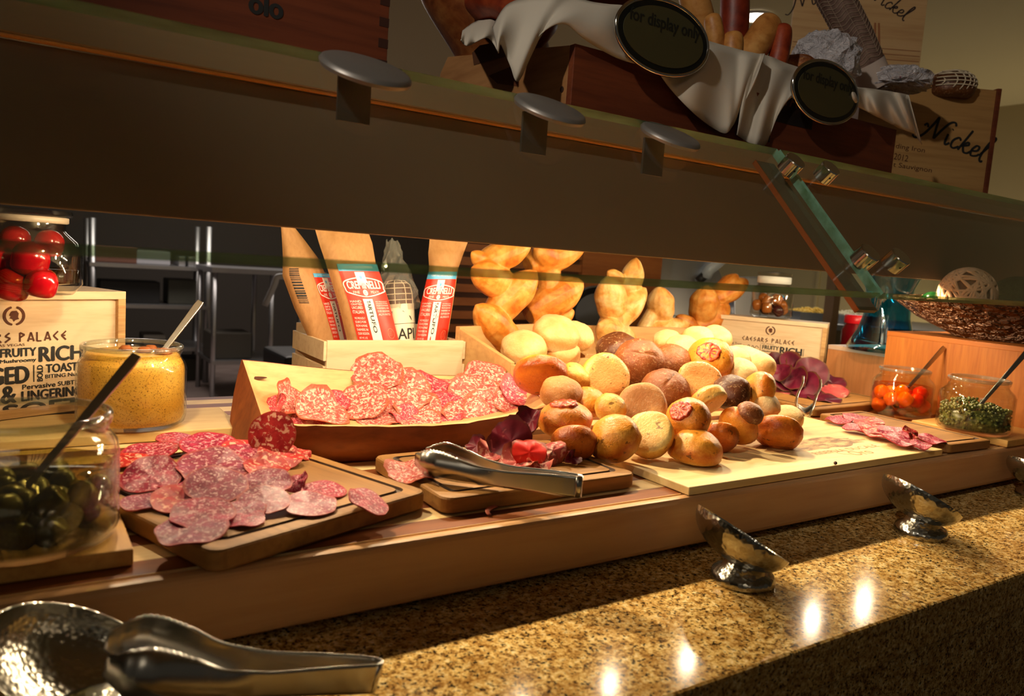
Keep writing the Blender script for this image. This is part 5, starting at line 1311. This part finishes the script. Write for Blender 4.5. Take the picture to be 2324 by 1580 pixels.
cloth([((1118, 62), (1131, 121), .10), ((1150, 12), (1136, 100), .10), ((1205, -8), (1158, 150), .06), ((1240, -14), (1171, 184), .04), ((1265, -14), (1186, 168), .03), ((1300, -8), (1220, 86), .03), ((1340, 4), (1278, 54), .02), ((1380, 10), (1330, 92), .02), ((1420, 14), (1400, 132), .02), ((1460, 34), (1470, 150), .01), ((1520, 70), (1540, 160), .0)], 1.022, 'white cloth arching over the left corner of the display box')
cloth([((1510, 60), (1486, 150), .01), ((1560, 78), (1520, 200), .02), ((1610, 94), (1580, 262), .02), ((1660, 108), (1640, 302), .02), ((1690, 116), (1662, 286), .02), ((1722, 122), (1680, 250), .01), ((1736, 122), (1712, 190), .01)], 1.018, 'pointed white cloth hanging down the middle of the display box')
cloth([((1700, 120), (1672, 306), .01), ((1740, 126), (1700, 324), .02), ((1780, 142), (1735, 330), .02), ((1820, 156), (1765, 262), .02), ((1850, 172), (1800, 220), .01), ((1880, 184), (1850, 240), .01)], 1.026, 'shaded white cloth fold behind the hanging pointed one')
cloth([((1925, 196), (1940, 240), .0), ((1965, 200), (1985, 262), .0), ((2010, 206), (2040, 290), .0), ((2045, 212), (2075, 305), .0), ((2062, 216), (2092, 328), .0)], 1.012, 'white cloth corner pointing down beside the pale wine crate', bul=.016)
# breads and meats standing in the display box
def loaf(pa, pb, w, Y, mat, label, name='bread_stick', cat='bread', group='breads in the display box', taper=.5, nodes=18):
    a, b = PY(*pa, Y), PY(*pb, Y); c = catmull([a, (a+b)/2+np.array([0, -.006, 0]), b], nodes); R = w/2*depth(a)/FPX
    rad = [max(.001, R*(1-abs(2*k/nodes-1)**5)**taper) for k in range(nodes+1)]
    g = G().tube([q-a for q in c], rad, 18); o = mk(name, g.V, g.F, M[mat], None, True, loc=a); subsurf(o)
    return tag(o, label, cat, group)
M['dark_stick'] = _epi('dark_red_crust', lin(140,52,24), lin(116,36,16), lin(84,22,8)); M['tan_stick'] = _epi('tan_stick_crust', lin(206,150,84), lin(186,124,60), lin(150,88,36))
M['sausage_red'] = _epi('smoked_sausage_skin', lin(170,74,36), lin(140,50,22), lin(104,32,12))
def bigloaf(px, py, w, h, Y, rz, mat, label):
    c = PY(px, py, Y); R = w/2*depth(c)/FPX; V, F = blob(R, R*h/w, R*h/w*.9, _rb, lump=.12)
    o = mk('rustic_loaf', V, F, M[mat], None, True, M=frame(c, RT*math.cos(rz)-UP*math.sin(rz), -FW, UP*math.cos(rz)+RT*math.sin(rz))); subsurf(o)
    tag(o, label, 'bread', 'breads in the display box')
loaf((1190, 200), (1000, -120), 200, 1.42, 'rustic', 'big dark rustic loaf leaning out of the left of the display box', 'rustic_loaf', taper=.6)
bigloaf(1165, 16, 210, 130, 1.26, .5, 'sausage_red', 'orange brown loaf just left of the arching cloth')
bigloaf(1390, -12, 230, 60, 1.20, .1, 'dark_stick', 'dark red loaf showing over the cloth at the top of the photo')
loaf((1600, 110), (1562, -40), 66, 1.16, 'tan_stick', 'broken tan baguette end behind the larger oval sign')
loaf((1622, 150), (1614, 30), 42, 1.10, 'tan_stick', 'slim tan bread stick left of the dark red one')
loaf((1655, 160), (1668, -50), 66, 1.17, 'dark_stick', 'tall dark red pointed loaf in the display box')
loaf((1650, 160), (1662, 74), 50, 1.08, 'tan_stick', 'short tan bread stick in front of the dark red loaf')
loaf((1672, 160), (1752, 44), 70, 1.12, 'tan_stick', 'plump tan baguette leaning right in the display box')
loaf((1748, 190), (1778, 54), 46, 1.09, 'sausage_red', 'reddish smoked sausage right of the plump baguette', 'sausage', 'sausage')
bigloaf(1812, 158, 110, 50, 1.12, .3, 'rye', 'seeded brown loaf end behind the smaller oval sign')
# pale wine crate turned toward the viewer
Dk = Vector((math.sin(math.radians(118)), math.cos(math.radians(118)), 0)); Bk_ = Vector((-Dk.y, Dk.x, 0))
kc = PY(2262, 205, 1.07); KH_ = float(kc[2])-S0
Mk_ = frame((kc[0], kc[1], S0), Dk, Bk_, (0, 0, 1)); KW = .36
t = thing('nickel_crate', kc, 'pale wine crate with black script lettering at the right end of the shelf', 'crate', M=Mk_); t.name = 'pale_wine_crate'
kf = bevel(G().box(-KW, 0, 0, .010, 0, KH_).build('front_panel', M['nickel_wood'], t), .0008)
bevel(G().box(.0, .012, -.004, .20, 0, KH_+.004).build('end_board', M['redwood'], t), .0008)
bevel(G().box(-KW-.012, -KW, -.004, .20, 0, KH_+.004).build('end_board', M['nickel_wood'], t), .0008)
G().box(-KW, 0, .19, .20, 0, KH_-.03).build('back_panel', M['nickel_wood'], t); G().box(-KW, 0, .01, .19, 0, .01).build('bottom_board', M['nickel_wood'], t)
def onK(px, py):
    d = ray(px, py); n = np.array(Bk_); k = float(np.dot(np.array((kc[0], kc[1], S0))-CAM, n)/np.dot(d, n)); q = CAM+d*k-np.array((kc[0], kc[1], S0))
    return (float(np.dot(q, np.array(Dk))), float(q[2]))
G().prism([(onK(2068, 206)[0]-.012, KH_+.0003), (onK(2068, 206)[0]+.012, KH_+.0003), (onK(2068, 206)[0]+.008, KH_-.008), (onK(2068, 206)[0]-.008, KH_-.008)], 0, .0006).build('finger_notch', plain('notch_wood', lin(96,60,30), .7), kf, M=frame((0, -.0004, 0), (1, 0, 0), (0, 0, 1), (0, -1, 0)))
PM = frame((0, -.0008, 0), (1, 0, 0), (0, 0, 1), (0, -1, 0))
g = G(); p0, p1, pe = onK(2098, 305), onK(2228, 362), onK(2120, 262)
ang = math.atan2(p1[1]-p0[1], p1[0]-p0[0]); Lw = math.hypot(p1[0]-p0[0], p1[1]-p0[1]); hN = Lw/3.05
def rotw(X, Y, k=0, o=p0, a=ang, c=1.2/Lw*0): 
    return (o[0]+X*math.cos(a)-Y*math.sin(a), o[1]+X*math.sin(a)+Y*math.cos(a)-.10*(X/Lw)*(X/Lw-1)*Lw*-.6, 0)
script_word(g, .0, 0, hN, .0068, rotw); stroke(g, [(-.010, .02), (-.004, .028), (.002, .02)], .006, warp=rotw)
g.build('script_lettering', M['black_ink'], kf, M=PM)
g = G()
for wd_, a, b in (('ding Iron', (2032, 334), (2098, 345)), ('2012', (2028, 356), (2060, 362)), ('t Sauvignon', (2026, 376), (2114, 390))):
    qa, qb = onK(*a), onK(*b); put(g, wd_, qa[0], qa[1]-.006, qb[0]-qa[0], .016, rot=math.atan2(qb[1]-qa[1], qb[0]-qa[0]))
g.build('small_lettering', M['brown_ink'], kf, M=PM)
# upright lid behind
Dp = Vector((math.sin(math.radians(122)), math.cos(math.radians(122)), 0)); Bp = Vector((-Dp.y, Dp.x, 0))
pr_ = PY(2082, 190, 1.34); Mp = frame((pr_[0], pr_[1], S0), Dp, Bp, (0, 0, 1))
PWd = 300*depth(pr_)/FPX; PHt = float(PY(2088, -60, 1.34)[2])-S0
t = thing('wine_case_lid', pr_, 'pale wine case lid with script lettering and a pier drawing standing at the back', 'wooden panel', M=Mp)
lp = bevel(G().box(-PWd, 0, 0, .009, 0, PHt).build('panel', wood('lid_wood', lin(206,164,112), lin(222,184,134), 9, 0, .5, .06, lin(176,120,74)), t), .0008)
def onP(px, py):
    d = ray(px, py); n = np.array(Bp); k = float(np.dot(np.array((pr_[0], pr_[1], S0))-CAM, n)/np.dot(d, n)); q = CAM+d*k-np.array((pr_[0], pr_[1], S0))
    return (float(np.dot(q, np.array(Dp))), float(q[2]))
g = G()
for a, b in (((1802, 18), (1926, -4)), ((1972, -6), (2052, 44))):
    p0, p1 = onP(*a), onP(*b); an = math.atan2(p1[1]-p0[1], p1[0]-p0[0]); L = math.hypot(p1[0]-p0[0], p1[1]-p0[1])
    script_word(g, 0, 0, L/3.05, .0042, lambda X, Y, k=0, o=p0, a_=an: (o[0]+X*math.cos(a_)-Y*math.sin(a_), o[1]+X*math.sin(a_)+Y*math.cos(a_), 0))
g.build('script_lettering', plain('script_brown_ink', lin(52,34,34), .7), lp, M=PM)
g = G(); q0, q1 = onP(1990, 195), onP(1990, 52)
for xx in (-.012, .004): g.add([(q0[0]+xx, q0[1], 0), (q0[0]+xx+.008, q0[1], 0), (q1[0]+xx*.7+.006, q1[1], 0), (q1[0]+xx*.7, q1[1], 0)], [(0, 1, 2, 3)])
for py in (110, 122, 134, 146, 160): 
    y = onP(1990, py)[1]; g.add([(-PWd*.98, y, 0), (-.004, y, 0), (-.004, y+.0018, 0), (-PWd*.98, y+.0022, 0)], [(0, 1, 2, 3)])
g.build('pier_drawing', plain('drawing_tan', lin(164,104,64), .7), lp, M=PM)
# long netted salami, wrapped meats
a, b = PY(1990, 200, 1.14), PY(1876, -40, 1.20); R = 37*depth(a)/FPX; c = catmull([a, (a+b)/2+np.array([.004, -.004, 0]), b], 30)
t = thing('hanging_salami', a, 'long grey salami in string netting leaning across the wine case lid', 'salami'); t.name = 'netted_salami'
G().tube([q-a for q in c], [R*(.86+.14*min(1, k/4)) for k in range(31)], 24).build('casing', (lambda w: w.col(w.ramp(w.noise(w.coord(), 40, 4), [(.3, lin(84,58,48)), (.7, lin(140,112,98))])).m)(N('mouldy_casing', .7)), t, True)
g = G(); ax = Vector(b-a).normalized(); sx_ = ax.cross(Vector(tuple(FW))).normalized(); sy_ = ax.cross(sx_)
for k in range(9, 30, 1): 
    q = Vector(c[k]-a); g.tube([q+(sx_*math.cos(u)+sy_*math.sin(u))*R*1.01+ax*.004*math.sin(u*6) for u in np.linspace(0, 6.2832, 37)], .0009, 5, cap=False)
for k in range(10): 
    u = k*.628; g.tube([Vector(q-a)+(sx_*math.cos(u)+sy_*math.sin(u))*R*1.01 for q in c[9:]], .0008, 5)
g.build('string_netting', M['salami_net'], t, True)
sl = G().tube([q-a for q in c[1:9]], [R*1.03]*8, 24, cap=False).build('paper_band', plain('grey_paper_band', lin(196,178,166), .7), t, True)
def crumple(px, py, w, h, Y, label, seed):
    c = PY(px, py, Y); s_ = depth(c)/FPX; t = thing('wrapped_meat', c, label, 'wrapped meat', 'meats in clear wrap')
    V, F = blob(w*.42*s_, h*.40*s_, h*.40*s_, random.Random(seed), n=22, m=12, lump=.05)
    mk('paper_core', V, F, plain('pinkish_wrap_paper', lin(212,190,186), .6), t, True)
    V, F = blob(w*.5*s_, h*.52*s_, h*.5*s_, random.Random(seed+1), n=30, m=18, lump=.02); rg = random.Random(seed+2)
    V = [tuple(Vector(v)*(1+.10*rg.uniform(-1, 1))) for v in V]; mk('clear_wrap', V, F, M['foil_wrap'], t, False)
    return t, c, s_
_w = N('shiny_clear_wrap', .18, 0, .8); _w.col(lin(206,200,204)).bump(_w.noise(_w.coord(), 45, 4, .7, 1.), 1., .02); M['foil_wrap'] = _w.m
tw, cw, sw = crumple(1872, 140, 150, 120, 1.13, 'big crumpled clear-wrapped meat left of the netted salami', 3)
G().tube([(-.0+.066*sw*1000*.0+ (45+10*math.sin(u))*sw, -.045, (-62+100*u)*sw) for u in np.linspace(0, .9, 10)], .004, 6).build('magenta_trim', plain('magenta_print', lin(150,16,70), .4), tw, True)
tw, cw, sw = crumple(2032, 182, 150, 50, 1.12, 'flatter clear-wrapped meat with magenta trim above the pale crate', 13)
G().tube([((-62+124*u)*sw, -.05, (-12+30*math.sin(u*2.6))*sw) for u in np.linspace(0, 1, 14)], .0035, 6).build('magenta_trim', plain('magenta_print_trim', lin(150,16,70), .4), tw, True)
c = PY(2155, 196, 1.14); s_ = depth(c)/FPX; t = thing('netted_meat', c, 'rounded end of a dark netted meat at the right of the pale crate', 'cured meat')
V, F = blob(52*s_, 30*s_, 30*s_, random.Random(5), lump=.03); mk('meat', V, F, M['dark_rye'], t, True)
g = G()
for k in range(9):
    u = -1+k/4; g.tube([(54*s_*1.02*u*.95+6*s_*math.sin(v), -54*s_*math.sqrt(max(.02, 1-(u*.95)**2))*math.cos(v)*1.0, 35*s_*math.sqrt(max(.02, 1-(u*.95)**2))*math.sin(v)) for v in np.linspace(-.6, 2.2, 18)], .0016, 5)
for k in range(5):
    z = -.2+k*.24; r2 = math.sqrt(1-z*z); g.tube([(54*s_*1.02*r2*math.sin(v), -54*s_*1.02*r2*math.cos(v), 35*s_*z) for v in np.linspace(-1.6, 1.6, 18)], .0016, 5)
g.build('string_netting', M['twine'], t, True)

# ================================================================== right end of the buffet
RX = 1.87; rz_ = float(PX(2015, 752, RX)[2]); ry = float(PX(2015, 752, RX)[1])
t = thing('bamboo_riser', (RX, .85, 0), 'tall bamboo riser box behind the fruit and caper jars', 'riser'); t.location = (RX, 0, .0012)
G().box(0, .012, .45, ry, 0, rz_-.012).build('side_panel', M['bamboo'], t); G().box(.012, .48, ry-.012, ry, 0, rz_-.012).build('back_panel', M['bamboo'], t)
bevel(G().box(-.001, .48, .45, ry+.001, rz_-.012, rz_).build('top_board', wood('bamboo_edge', lin(176,98,36), lin(190,112,44), 20, 1, .45, .06), t), .001)
G().lathe([(0, 0), (.0022, 0)], 10).build('screw_hole', M['black'], t, M=upframe((-.0008, float(PX(2146, 776, RX)[1]), float(PX(2146, 776, RX)[2])), (-1, 0, 0), x=(0, 1, 0)))
LX = 1.95; lz = float(PX(1880, 783, LX)[2]); LY = float(PX(1880, 783, LX)[1])
t = thing('wooden_riser', (LX, 1.3, .0), 'low wooden riser under the blue glass vase', 'riser'); t.location = (LX, 0, .0012)
G().box(0, .012, ry+.004, LY, 0, lz-.012).build('side_panel', M['slat_pale'] if 'slat_pale' in M else wood('riser_side', lin(170,112,66), lin(188,130,82), 14, 2, .5, .08), t)
bevel(G().box(-.001, .45, ry+.004, LY, lz-.012, lz).build('top_board', plain('pale_riser_top', lin(196,170,150), .4), t), .001)
# blue vase
vb = P(2002, 800, lz+.0014); dr = np.array([vb[0], vb[1], 0]); dr /= np.linalg.norm(dr); s_ = depth(vb)/FPX; vb = vb+dr*.05; vb[2] = lz+.0014
pr = [(.001, 0), (76, 0), (79, 8), (72, 22), (58, 48), (50, 80), (48, 120), (54, 150), (66, 178), (70, 190), (66, 190), (50, 150), (44, 120), (46, 80), (54, 48), (66, 24), (.001, 14)]
_v = thin_glass('cobalt_turquoise_glass', (.28,.68,.84,1), .03, 1.8)
o = G().lathe([(r*s_, z*s_) for r, z in pr], 48).build('blue_vase', _v, None, True, loc=vb, autosm=60); tag(o, 'flared turquoise blue glass vase on the low riser', 'vase')
# red jar with red lid
jr = P(1934, 846, .002); s_ = depth(jr)/FPX
t = thing('red_jar', jr, 'small jar with a bright red lid beside the blue vase', 'jar')
G().lathe([(.001, .001), (30*s_, .001), (33*s_, .008), (33*s_, 96*s_), (26*s_, 110*s_), (26*s_, 114*s_), (.001, 114*s_)], 32).build('jar_body', plain('dark_red_preserve', lin(116,12,22), .12, 0, .6), t, True, autosm=60)
G().lathe([(.001, 112*s_), (29*s_, 112*s_), (30*s_, 116*s_), (30*s_, 128*s_), (28*s_, 131*s_), (.001, 131*s_)], 32).build('lid', plain('red_lid', lin(214,22,34), .3), t, True, autosm=50)
# carved bowl with balls on the bamboo riser
cb = np.array([2.07, .885, rz_+.0014]); s_ = depth(cb)/FPX
o = G().lathe([(.001, 0), (120, 0), (150, 10), (230, 48), (282, 84), (288, 92), (282, 94), (226, 58), (150, 22), (.001, 12)], 64).build('carved_bowl', (lambda w: w.col(w.ramp(w.noise(w.coord(), 30, 4), [(.3, lin(120,78,50)), (.7, lin(164,116,80))])).bump(w.noise(w.coord((.012, .012, .03)), 2.2, 3), 1., 12).m)(N('carved_metal_bowl', .3, .35)), None, True, M=frame(cb, RT*s_, np.cross((0, 0, 1), RT)*s_*.62, np.array([0, 0, 1.])*s_), autosm=60); tag(o, 'wide carved brown bowl on the bamboo riser', 'bowl')
tb = PD(2195, 668, depth(cb)-.06); r_ = 60*depth(tb)/FPX
t = thing('twine_ball', tb, 'pale ball of thick twine in the carved bowl', 'decorative ball')
V, F = blob(r_*.88, r_*.88, r_*.88, random.Random(1), lump=.01); mk('core', V, F, plain('twine_shade', lin(120,84,58), .8), t, True)
g = G(); rg = random.Random(6)
for k in range(38):
    n = Vector((rg.uniform(-1, 1), rg.uniform(-1, 1), rg.uniform(-1, 1))).normalized(); u = n.orthogonal().normalized(); v = n.cross(u); off = rg.uniform(-.5, .5)
    g.tube([(u*math.cos(a)+v*math.sin(a))*r_*math.sqrt(1-off*off)*.97+n*off*r_*.97 for a in np.linspace(0, 6.2832, 33)], r_*.055, 7, cap=False)
g.build('twine_winding', plain('pale_thick_twine', lin(232,190,150), .75), t, True)
mb = PD(2312, 694, depth(cb)+.03); r_ = 70*depth(mb)/FPX; V, F = blob(r_, r_*.9, r_*.9, random.Random(2), lump=.06)
o = mk('moss_ball', V, F, (lambda w: w.col(w.ramp(w.noise(w.coord(), 160, 4), [(.3, lin(34,42,20)), (.7, lin(70,80,44))])).bump(w.noise(w.coord(), 200, 4), 1., .004).m)(N('moss', .9)), None, True, loc=mb); tag(o, 'dark green moss ball at the right edge of the carved bowl', 'decorative ball')
gb_ = PD(2115, 686, depth(cb)-.02); r_ = 24*depth(gb_)/FPX; V, F = blob(r_, r_, r_, random.Random(3), lump=.03)
o = mk('green_ball', V, F, plain('green_glass_ball', lin(10,52,18), .2), None, True, loc=gb_); tag(o, 'small shiny green ball left of the twine ball', 'decorative ball')

# ================================================================== beyond the buffet
# slatted partition
SYp = 2.6; xs0, xs1, xs2 = (float(PY(px, 640, SYp)[0]) for px in (1020, 1312, 1492))
t = thing('slatted_partition', (xs0, SYp, FLZ), 'orange-brown slatted wooden partition behind the leaf breads', 'partition')
g = G()
for k in range(24): z = -.30+k*.052-FLZ; g.box(0, xs1-xs0, -.016, .0, z, z+.031)
sl_ = g.build('slats', M['slat'], t)
G().box(0, xs1-xs0, .001, .02, 0, 1.95).build('backing_board', plain('dark_backing', lin(70,34,18), .7), t)
G().box(xs1-xs0+.002, xs2-xs0, -.02, .03, 0, 1.95).build('side_panel', M['slat'], t)
# black round pan
p = PY(1352, 712, 2.35); s_ = depth(p)/FPX
t = thing('black_pan', p, 'round black pan standing behind the pale leaf breads', 'pan', M=upframe(p, viewdir(0, .1, 1, p)))
G().lathe([(0, 0), (46*s_, 0), (58*s_, 16*s_), (62*s_, 16*s_), (50*s_, -5*s_), (0, -5*s_)], 40).build('pan_body', M['black'], t, True, autosm=50)
G().tube([(-60*s_, 0, 12*s_), (-100*s_, -8*s_, 20*s_), (-130*s_, -14*s_, 24*s_)], 8*s_, 10).build('handle', M['black'], t, True)
bk = thing('back_counter', (0, 0, FLZ), 'dark back counter standing behind the buffet', 'counter'); q = PY(1352, 775, 2.35)
bk.location = (q[0], q[1], FLZ); G().box(-.35, .16, -.08, .20, .0, .82+.13).build('cabinet', M['black'], bk); G().box(-.36, .17, -.09, .21, .951, .975).build('steel_top', M['kitchen_steel'], bk)
# meat slicer
c = PD(1590, 660, 3.75); s_ = depth(c)/FPX; fr_ = frame(c, RT*s_, -FW*s_, UP*s_)
t = thing('meat_slicer', c, 'stainless meat slicer with a round blade guard behind the leaf breads', 'meat slicer', M=fr_)
M['alu'] = plain('brushed_aluminium', (.58,.60,.64,1), .3, .9)
bevel(G().box(-95, 70, -120, -10, -58, -34).build('base', M['alu'], t), 3)
G().lathe([(0, 0), (84, 0), (88, 4), (88, 12), (0, 14)], 48).build('blade_cover', M['alu'], t, True, M=upframe((-40, 0, 10), (0.1, 1, .1)), autosm=40)
G().tube([(-40+92*math.cos(a), 12, 10+70*math.sin(a)) for a in np.linspace(math.pi*1.05, math.pi*1.9, 16)], 7, 10).build('blade_guard', plain('bright_guard', (.8,.82,.86,1), .15, .9), t, True)
G().tube([(4, 30, 28), (10, 36, 44), (66, 40, 90)], [13, 13, 12], 10).build('push_handle', plain('white_handle', lin(206,212,220), .3), t, True)
G().tube([(4, 30, 34), (-14, 30, 18)], 10, 10).build('knob', M['black'], t, True)
bevel(G().box(70, 130, -60, 20, -60, 30).build('carriage', M['kitchen_steel'], t), 3)
zb_ = float((np.array(c) - UP*58*s_)[2])
k_ = thing('slicer_counter', (c[0]+.05, c[1]+.15, FLZ), 'counter under the meat slicer behind the buffet', 'counter', rz=math.radians(-33.4)); G().box(-.27, .4, -.28, .3, 0, zb_-FLZ-.012).build('cabinet', M['dark_grey'], k_); G().box(-.28, .41, -.29, .31, zb_-FLZ-.011, zb_-FLZ-.001).build('steel_top', M['kitchen_steel'], k_)
# salad bar on the right
c = PD(1905, 735, 4.2); s_ = depth(c)/FPX
t = thing('salad_bar', (c[0], c[1], FLZ), 'distant lit salad bar counter behind the blue vase', 'counter', rz=math.radians(-33.4)); zz = float(c[2])-FLZ
G().box(-.30, 1.4, -.1, .9, 0, zz-.03).build('cabinet', plain('bar_dark_front', lin(96,84,58), .6), t); G().box(-.32, 1.4, -.12, .9, zz-.03, zz).build('steel_top', M['kitchen_steel'], t)
for x, colr, cat_, lab in ((-.12, lin(236,196,70), 'corn', 'yellow corn heaped in the distant salad pan'), (.12, lin(226,216,186), 'salad', 'pale salad in the distant pan beside the steel post')):
    gt = G(); rg = random.Random(int(x*100)+50)
    pan = bpy.data.objects.new('food_pan', None); C.link(pan); pan.location = t.matrix_world @ Vector((x, .08, zz)) if False else (Matrix.Translation((c[0], c[1], FLZ)) @ RZ(math.radians(-33.4))) @ Vector((x, .10, zz+.001)); pan.rotation_euler = (0, 0, math.radians(-33.4))
    tag(pan, 'steel salad pan holding ' + ('yellow corn' if cat_ == 'corn' else 'pale salad') + ' far behind the buffet', 'food pan', 'salad pans behind the buffet')
    G().box(-.105, .105, -.12, -.115, 0, .05).box(-.105, .105, .115, .12, 0, .05).box(-.105, -.10, -.115, .115, 0, .05).box(.10, .105, -.115, .115, 0, .05).box(-.105, .105, -.12, .12, 0, .004).build('pan_body', M['alu'], pan)
    for k in range(420):
        xx, yy = rg.uniform(-.092, .092), rg.uniform(-.105, .105)
        gt.lathe([(0, -.006), (.007, -.002), (.006, .004), (0, .006)], 6, M=T(xx, yy, .045+.03*math.cos(xx*14)*math.cos(yy*12)*rg.random()))
    o = gt.build('corn_kernels' if cat_ == 'corn' else 'chopped_salad', plain(cat_+'_colour', colr, .5), None, True); o.location = pan.location; o.rotation_euler = pan.rotation_euler; tag(o, lab, cat_, None, 'stuff')
area('salad_bar_light', (float(c[0])+.3, float(c[1])+.3, 1.0), (float(c[0])+.2, float(c[1])+.2, 0), .8, .3, 9, (1, .93, .8))
q = PD(1883, 735, 3.9); q2 = PD(1886, 600, 3.9)
t = thing('steel_post', (q[0], q[1], FLZ), 'brown steel post standing behind the right printed box', 'post'); G().box(-.026, .026, -.026, .026, .008, 2.2).build('shaft', plain('post_metal', lin(140,112,86), .4, .5), t); G().box(-.05, .05, -.05, .05, 0, .008).build('foot_plate', M['dark_grey'], t)

# ------------------------------------------------------------------ dim kitchen at the left
def at_d(px, py, d): return PD(px, py, d)
pst = [PD(470, 700, 7.0), PD(218, 700, 7.0)]
q = PD(470, 700, 6.8); q0 = PD(195, 700, 6.8); yk = float(q[1]); 
t = thing('steel_shelving', (float(q0[0]), yk, FLZ), 'steel kitchen shelving unit in the dim background at the left', 'shelving unit')
wX = float(q[0]-q0[0]); zt_ = float(PD(470, 515, 6.8)[2])-FLZ
for x in (0, wX):
    for y in (0, .5): G().tube([(x, y, 0), (x, y, zt_)], .028, 10).build('post', M['kitchen_steel'], t, True)
for py in (603, 690, 785):
    z = float(PD(400, py, 6.8)[2])-FLZ; G().box(-.02, wX+.02, -.03, .53, z-.03, z).build('shelf', M['kitchen_steel'], t)
def kbox(name, px, py, w, h, d, mat, label, cat, dep=.25, lift=None):
    p = PD(px, py, d); s_ = depth(p)/FPX; hh = h*s_; ww = w*s_/2
    o = bevel(G().box(-ww, ww, 0, dep, 0, hh).build(name, mat, None, loc=(p[0], p[1], p[2])), .004); return tag(o, label, cat)
kz = lambda py: float(PD(400, py, 6.8)[2])
def kput(name, px, pz, w, h, mat, label, cat, grp=None, yy=.12):
    p = PD(px, 650, 6.8); s_ = 6.8/FPX; x = float(PY(px, 650, yk)[0])
    o = bevel(G().box(-w*s_/2, w*s_/2, 0, .28, 0, h*s_).build(name, mat, None, loc=(x, yk+yy, pz+.001)), .01, 3); return tag(o, label, cat, grp)
kput('cardboard_box', 262, kz(603), 92, 34, plain('cardboard', lin(96,60,44), .8), 'brown cardboard box on the upper kitchen shelf', 'box')
kput('white_container', 352, kz(603), 70, 30, plain('kitchen_white', lin(150,150,156), .5), 'pale container on the upper kitchen shelf', 'container')
kput('steel_can', 418, kz(603), 16, 22, M['kitchen_steel'], 'left one of two small steel cans on the upper kitchen shelf', 'can')
kput('steel_can', 440, kz(603), 16, 22, M['kitchen_steel'], 'right one of two small steel cans on the upper kitchen shelf', 'can')
kput('dark_crate', 300, kz(690), 120, 48, M['black'], 'dark crate on the middle kitchen shelf', 'crate')
kput('plastic_tub', 420, kz(690), 60, 56, M['dark_grey'], 'grey tub on the middle kitchen shelf', 'tub')
kput('folded_towel', 358, kz(785), 46, 24, plain('towel_grey', lin(128,122,112), .9), 'pale folded towel on the lower kitchen shelf', 'towel')
kput('dark_bin', 440, FLZ, 72, 52, plain('bin_grey', lin(58,58,52), .6), 'grey bin on the floor under the kitchen shelving', 'bin')
q = PD(600, 700, 6.3); xt = float(PY(480, 620, float(q[1]))[0]); xt2 = float(PY(740, 620, float(q[1]))[0]); zt_ = float(PD(600, 612, 6.3)[2])-FLZ
t = thing('prep_table', (xt, float(q[1]), FLZ), 'steel prep table behind the leftmost paper bag', 'table')
G().box(0, xt2-xt, -.02, .62, zt_-.04, zt_).build('table_top', M['kitchen_steel'], t)
for x in (.03, (xt2-xt)*.52, xt2-xt-.03):
    for y in (.02, .58): G().tube([(x, y, 0), (x, y, zt_-.04)], .02, 10).build('leg', M['kitchen_steel'], t, True)
G().box(.02, xt2-xt-.02, .0, .6, .28, .31).build('lower_shelf', M['kitchen_steel'], t)
s_ = 6.3/FPX
o = bevel(G().box(0, 90*s_, 0, .3, 0, 60*s_).build('grey_cabinet', plain('cabinet_grey', lin(70,66,58), .6), None, loc=(float(PY(486, 690, float(q[1]))[0]), float(q[1])+.1, FLZ+.312)), .01); tag(o, 'grey box on the lower shelf of the prep table', 'box')
q = PD(660, 780, 4.6); s_ = 4.6/FPX; o = bevel(G().box(-30*s_, 70*s_, 0, .5, 0, 230*s_).build('dark_bin_stand', M['black'], None, loc=(q[0]+.05, q[1], FLZ)), .02); o.name = 'tall_black_bin'; tag(o, 'tall black bin standing behind the paper bags', 'bin')
q = PD(610, 655, 4.4); g = G(); o = G().tube(catmull([(0, 0, 0), (.05, 0, .12), (.07, 0, .17), (.14, 0, .17)], 12), .018, 10).build('white_lever', plain('lever_white', lin(196,196,200), .4), None, True, loc=(q[0]-.02, q[1], q[2]-.10)); tag(o, 'white lever handle on the dark bin behind the bags', 'handle')
q = PD(205, 668, 3.0); s_ = 3.0/FPX; kz0 = float(q[2])
t = thing('white_bin', (q[0], q[1], FLZ), 'white lidded bin standing behind the left printed box', 'bin'); bevel(G().box(-.30, .06, 0, .35, 0, kz0-FLZ).build('bin_body', plain('bin_white', lin(190,192,190), .5), t), .02, 3)
bevel(G().box(.07, .12, .0, .3, 0, kz0-FLZ-.03).build('side_frame', M['dark_grey'], t), .01)
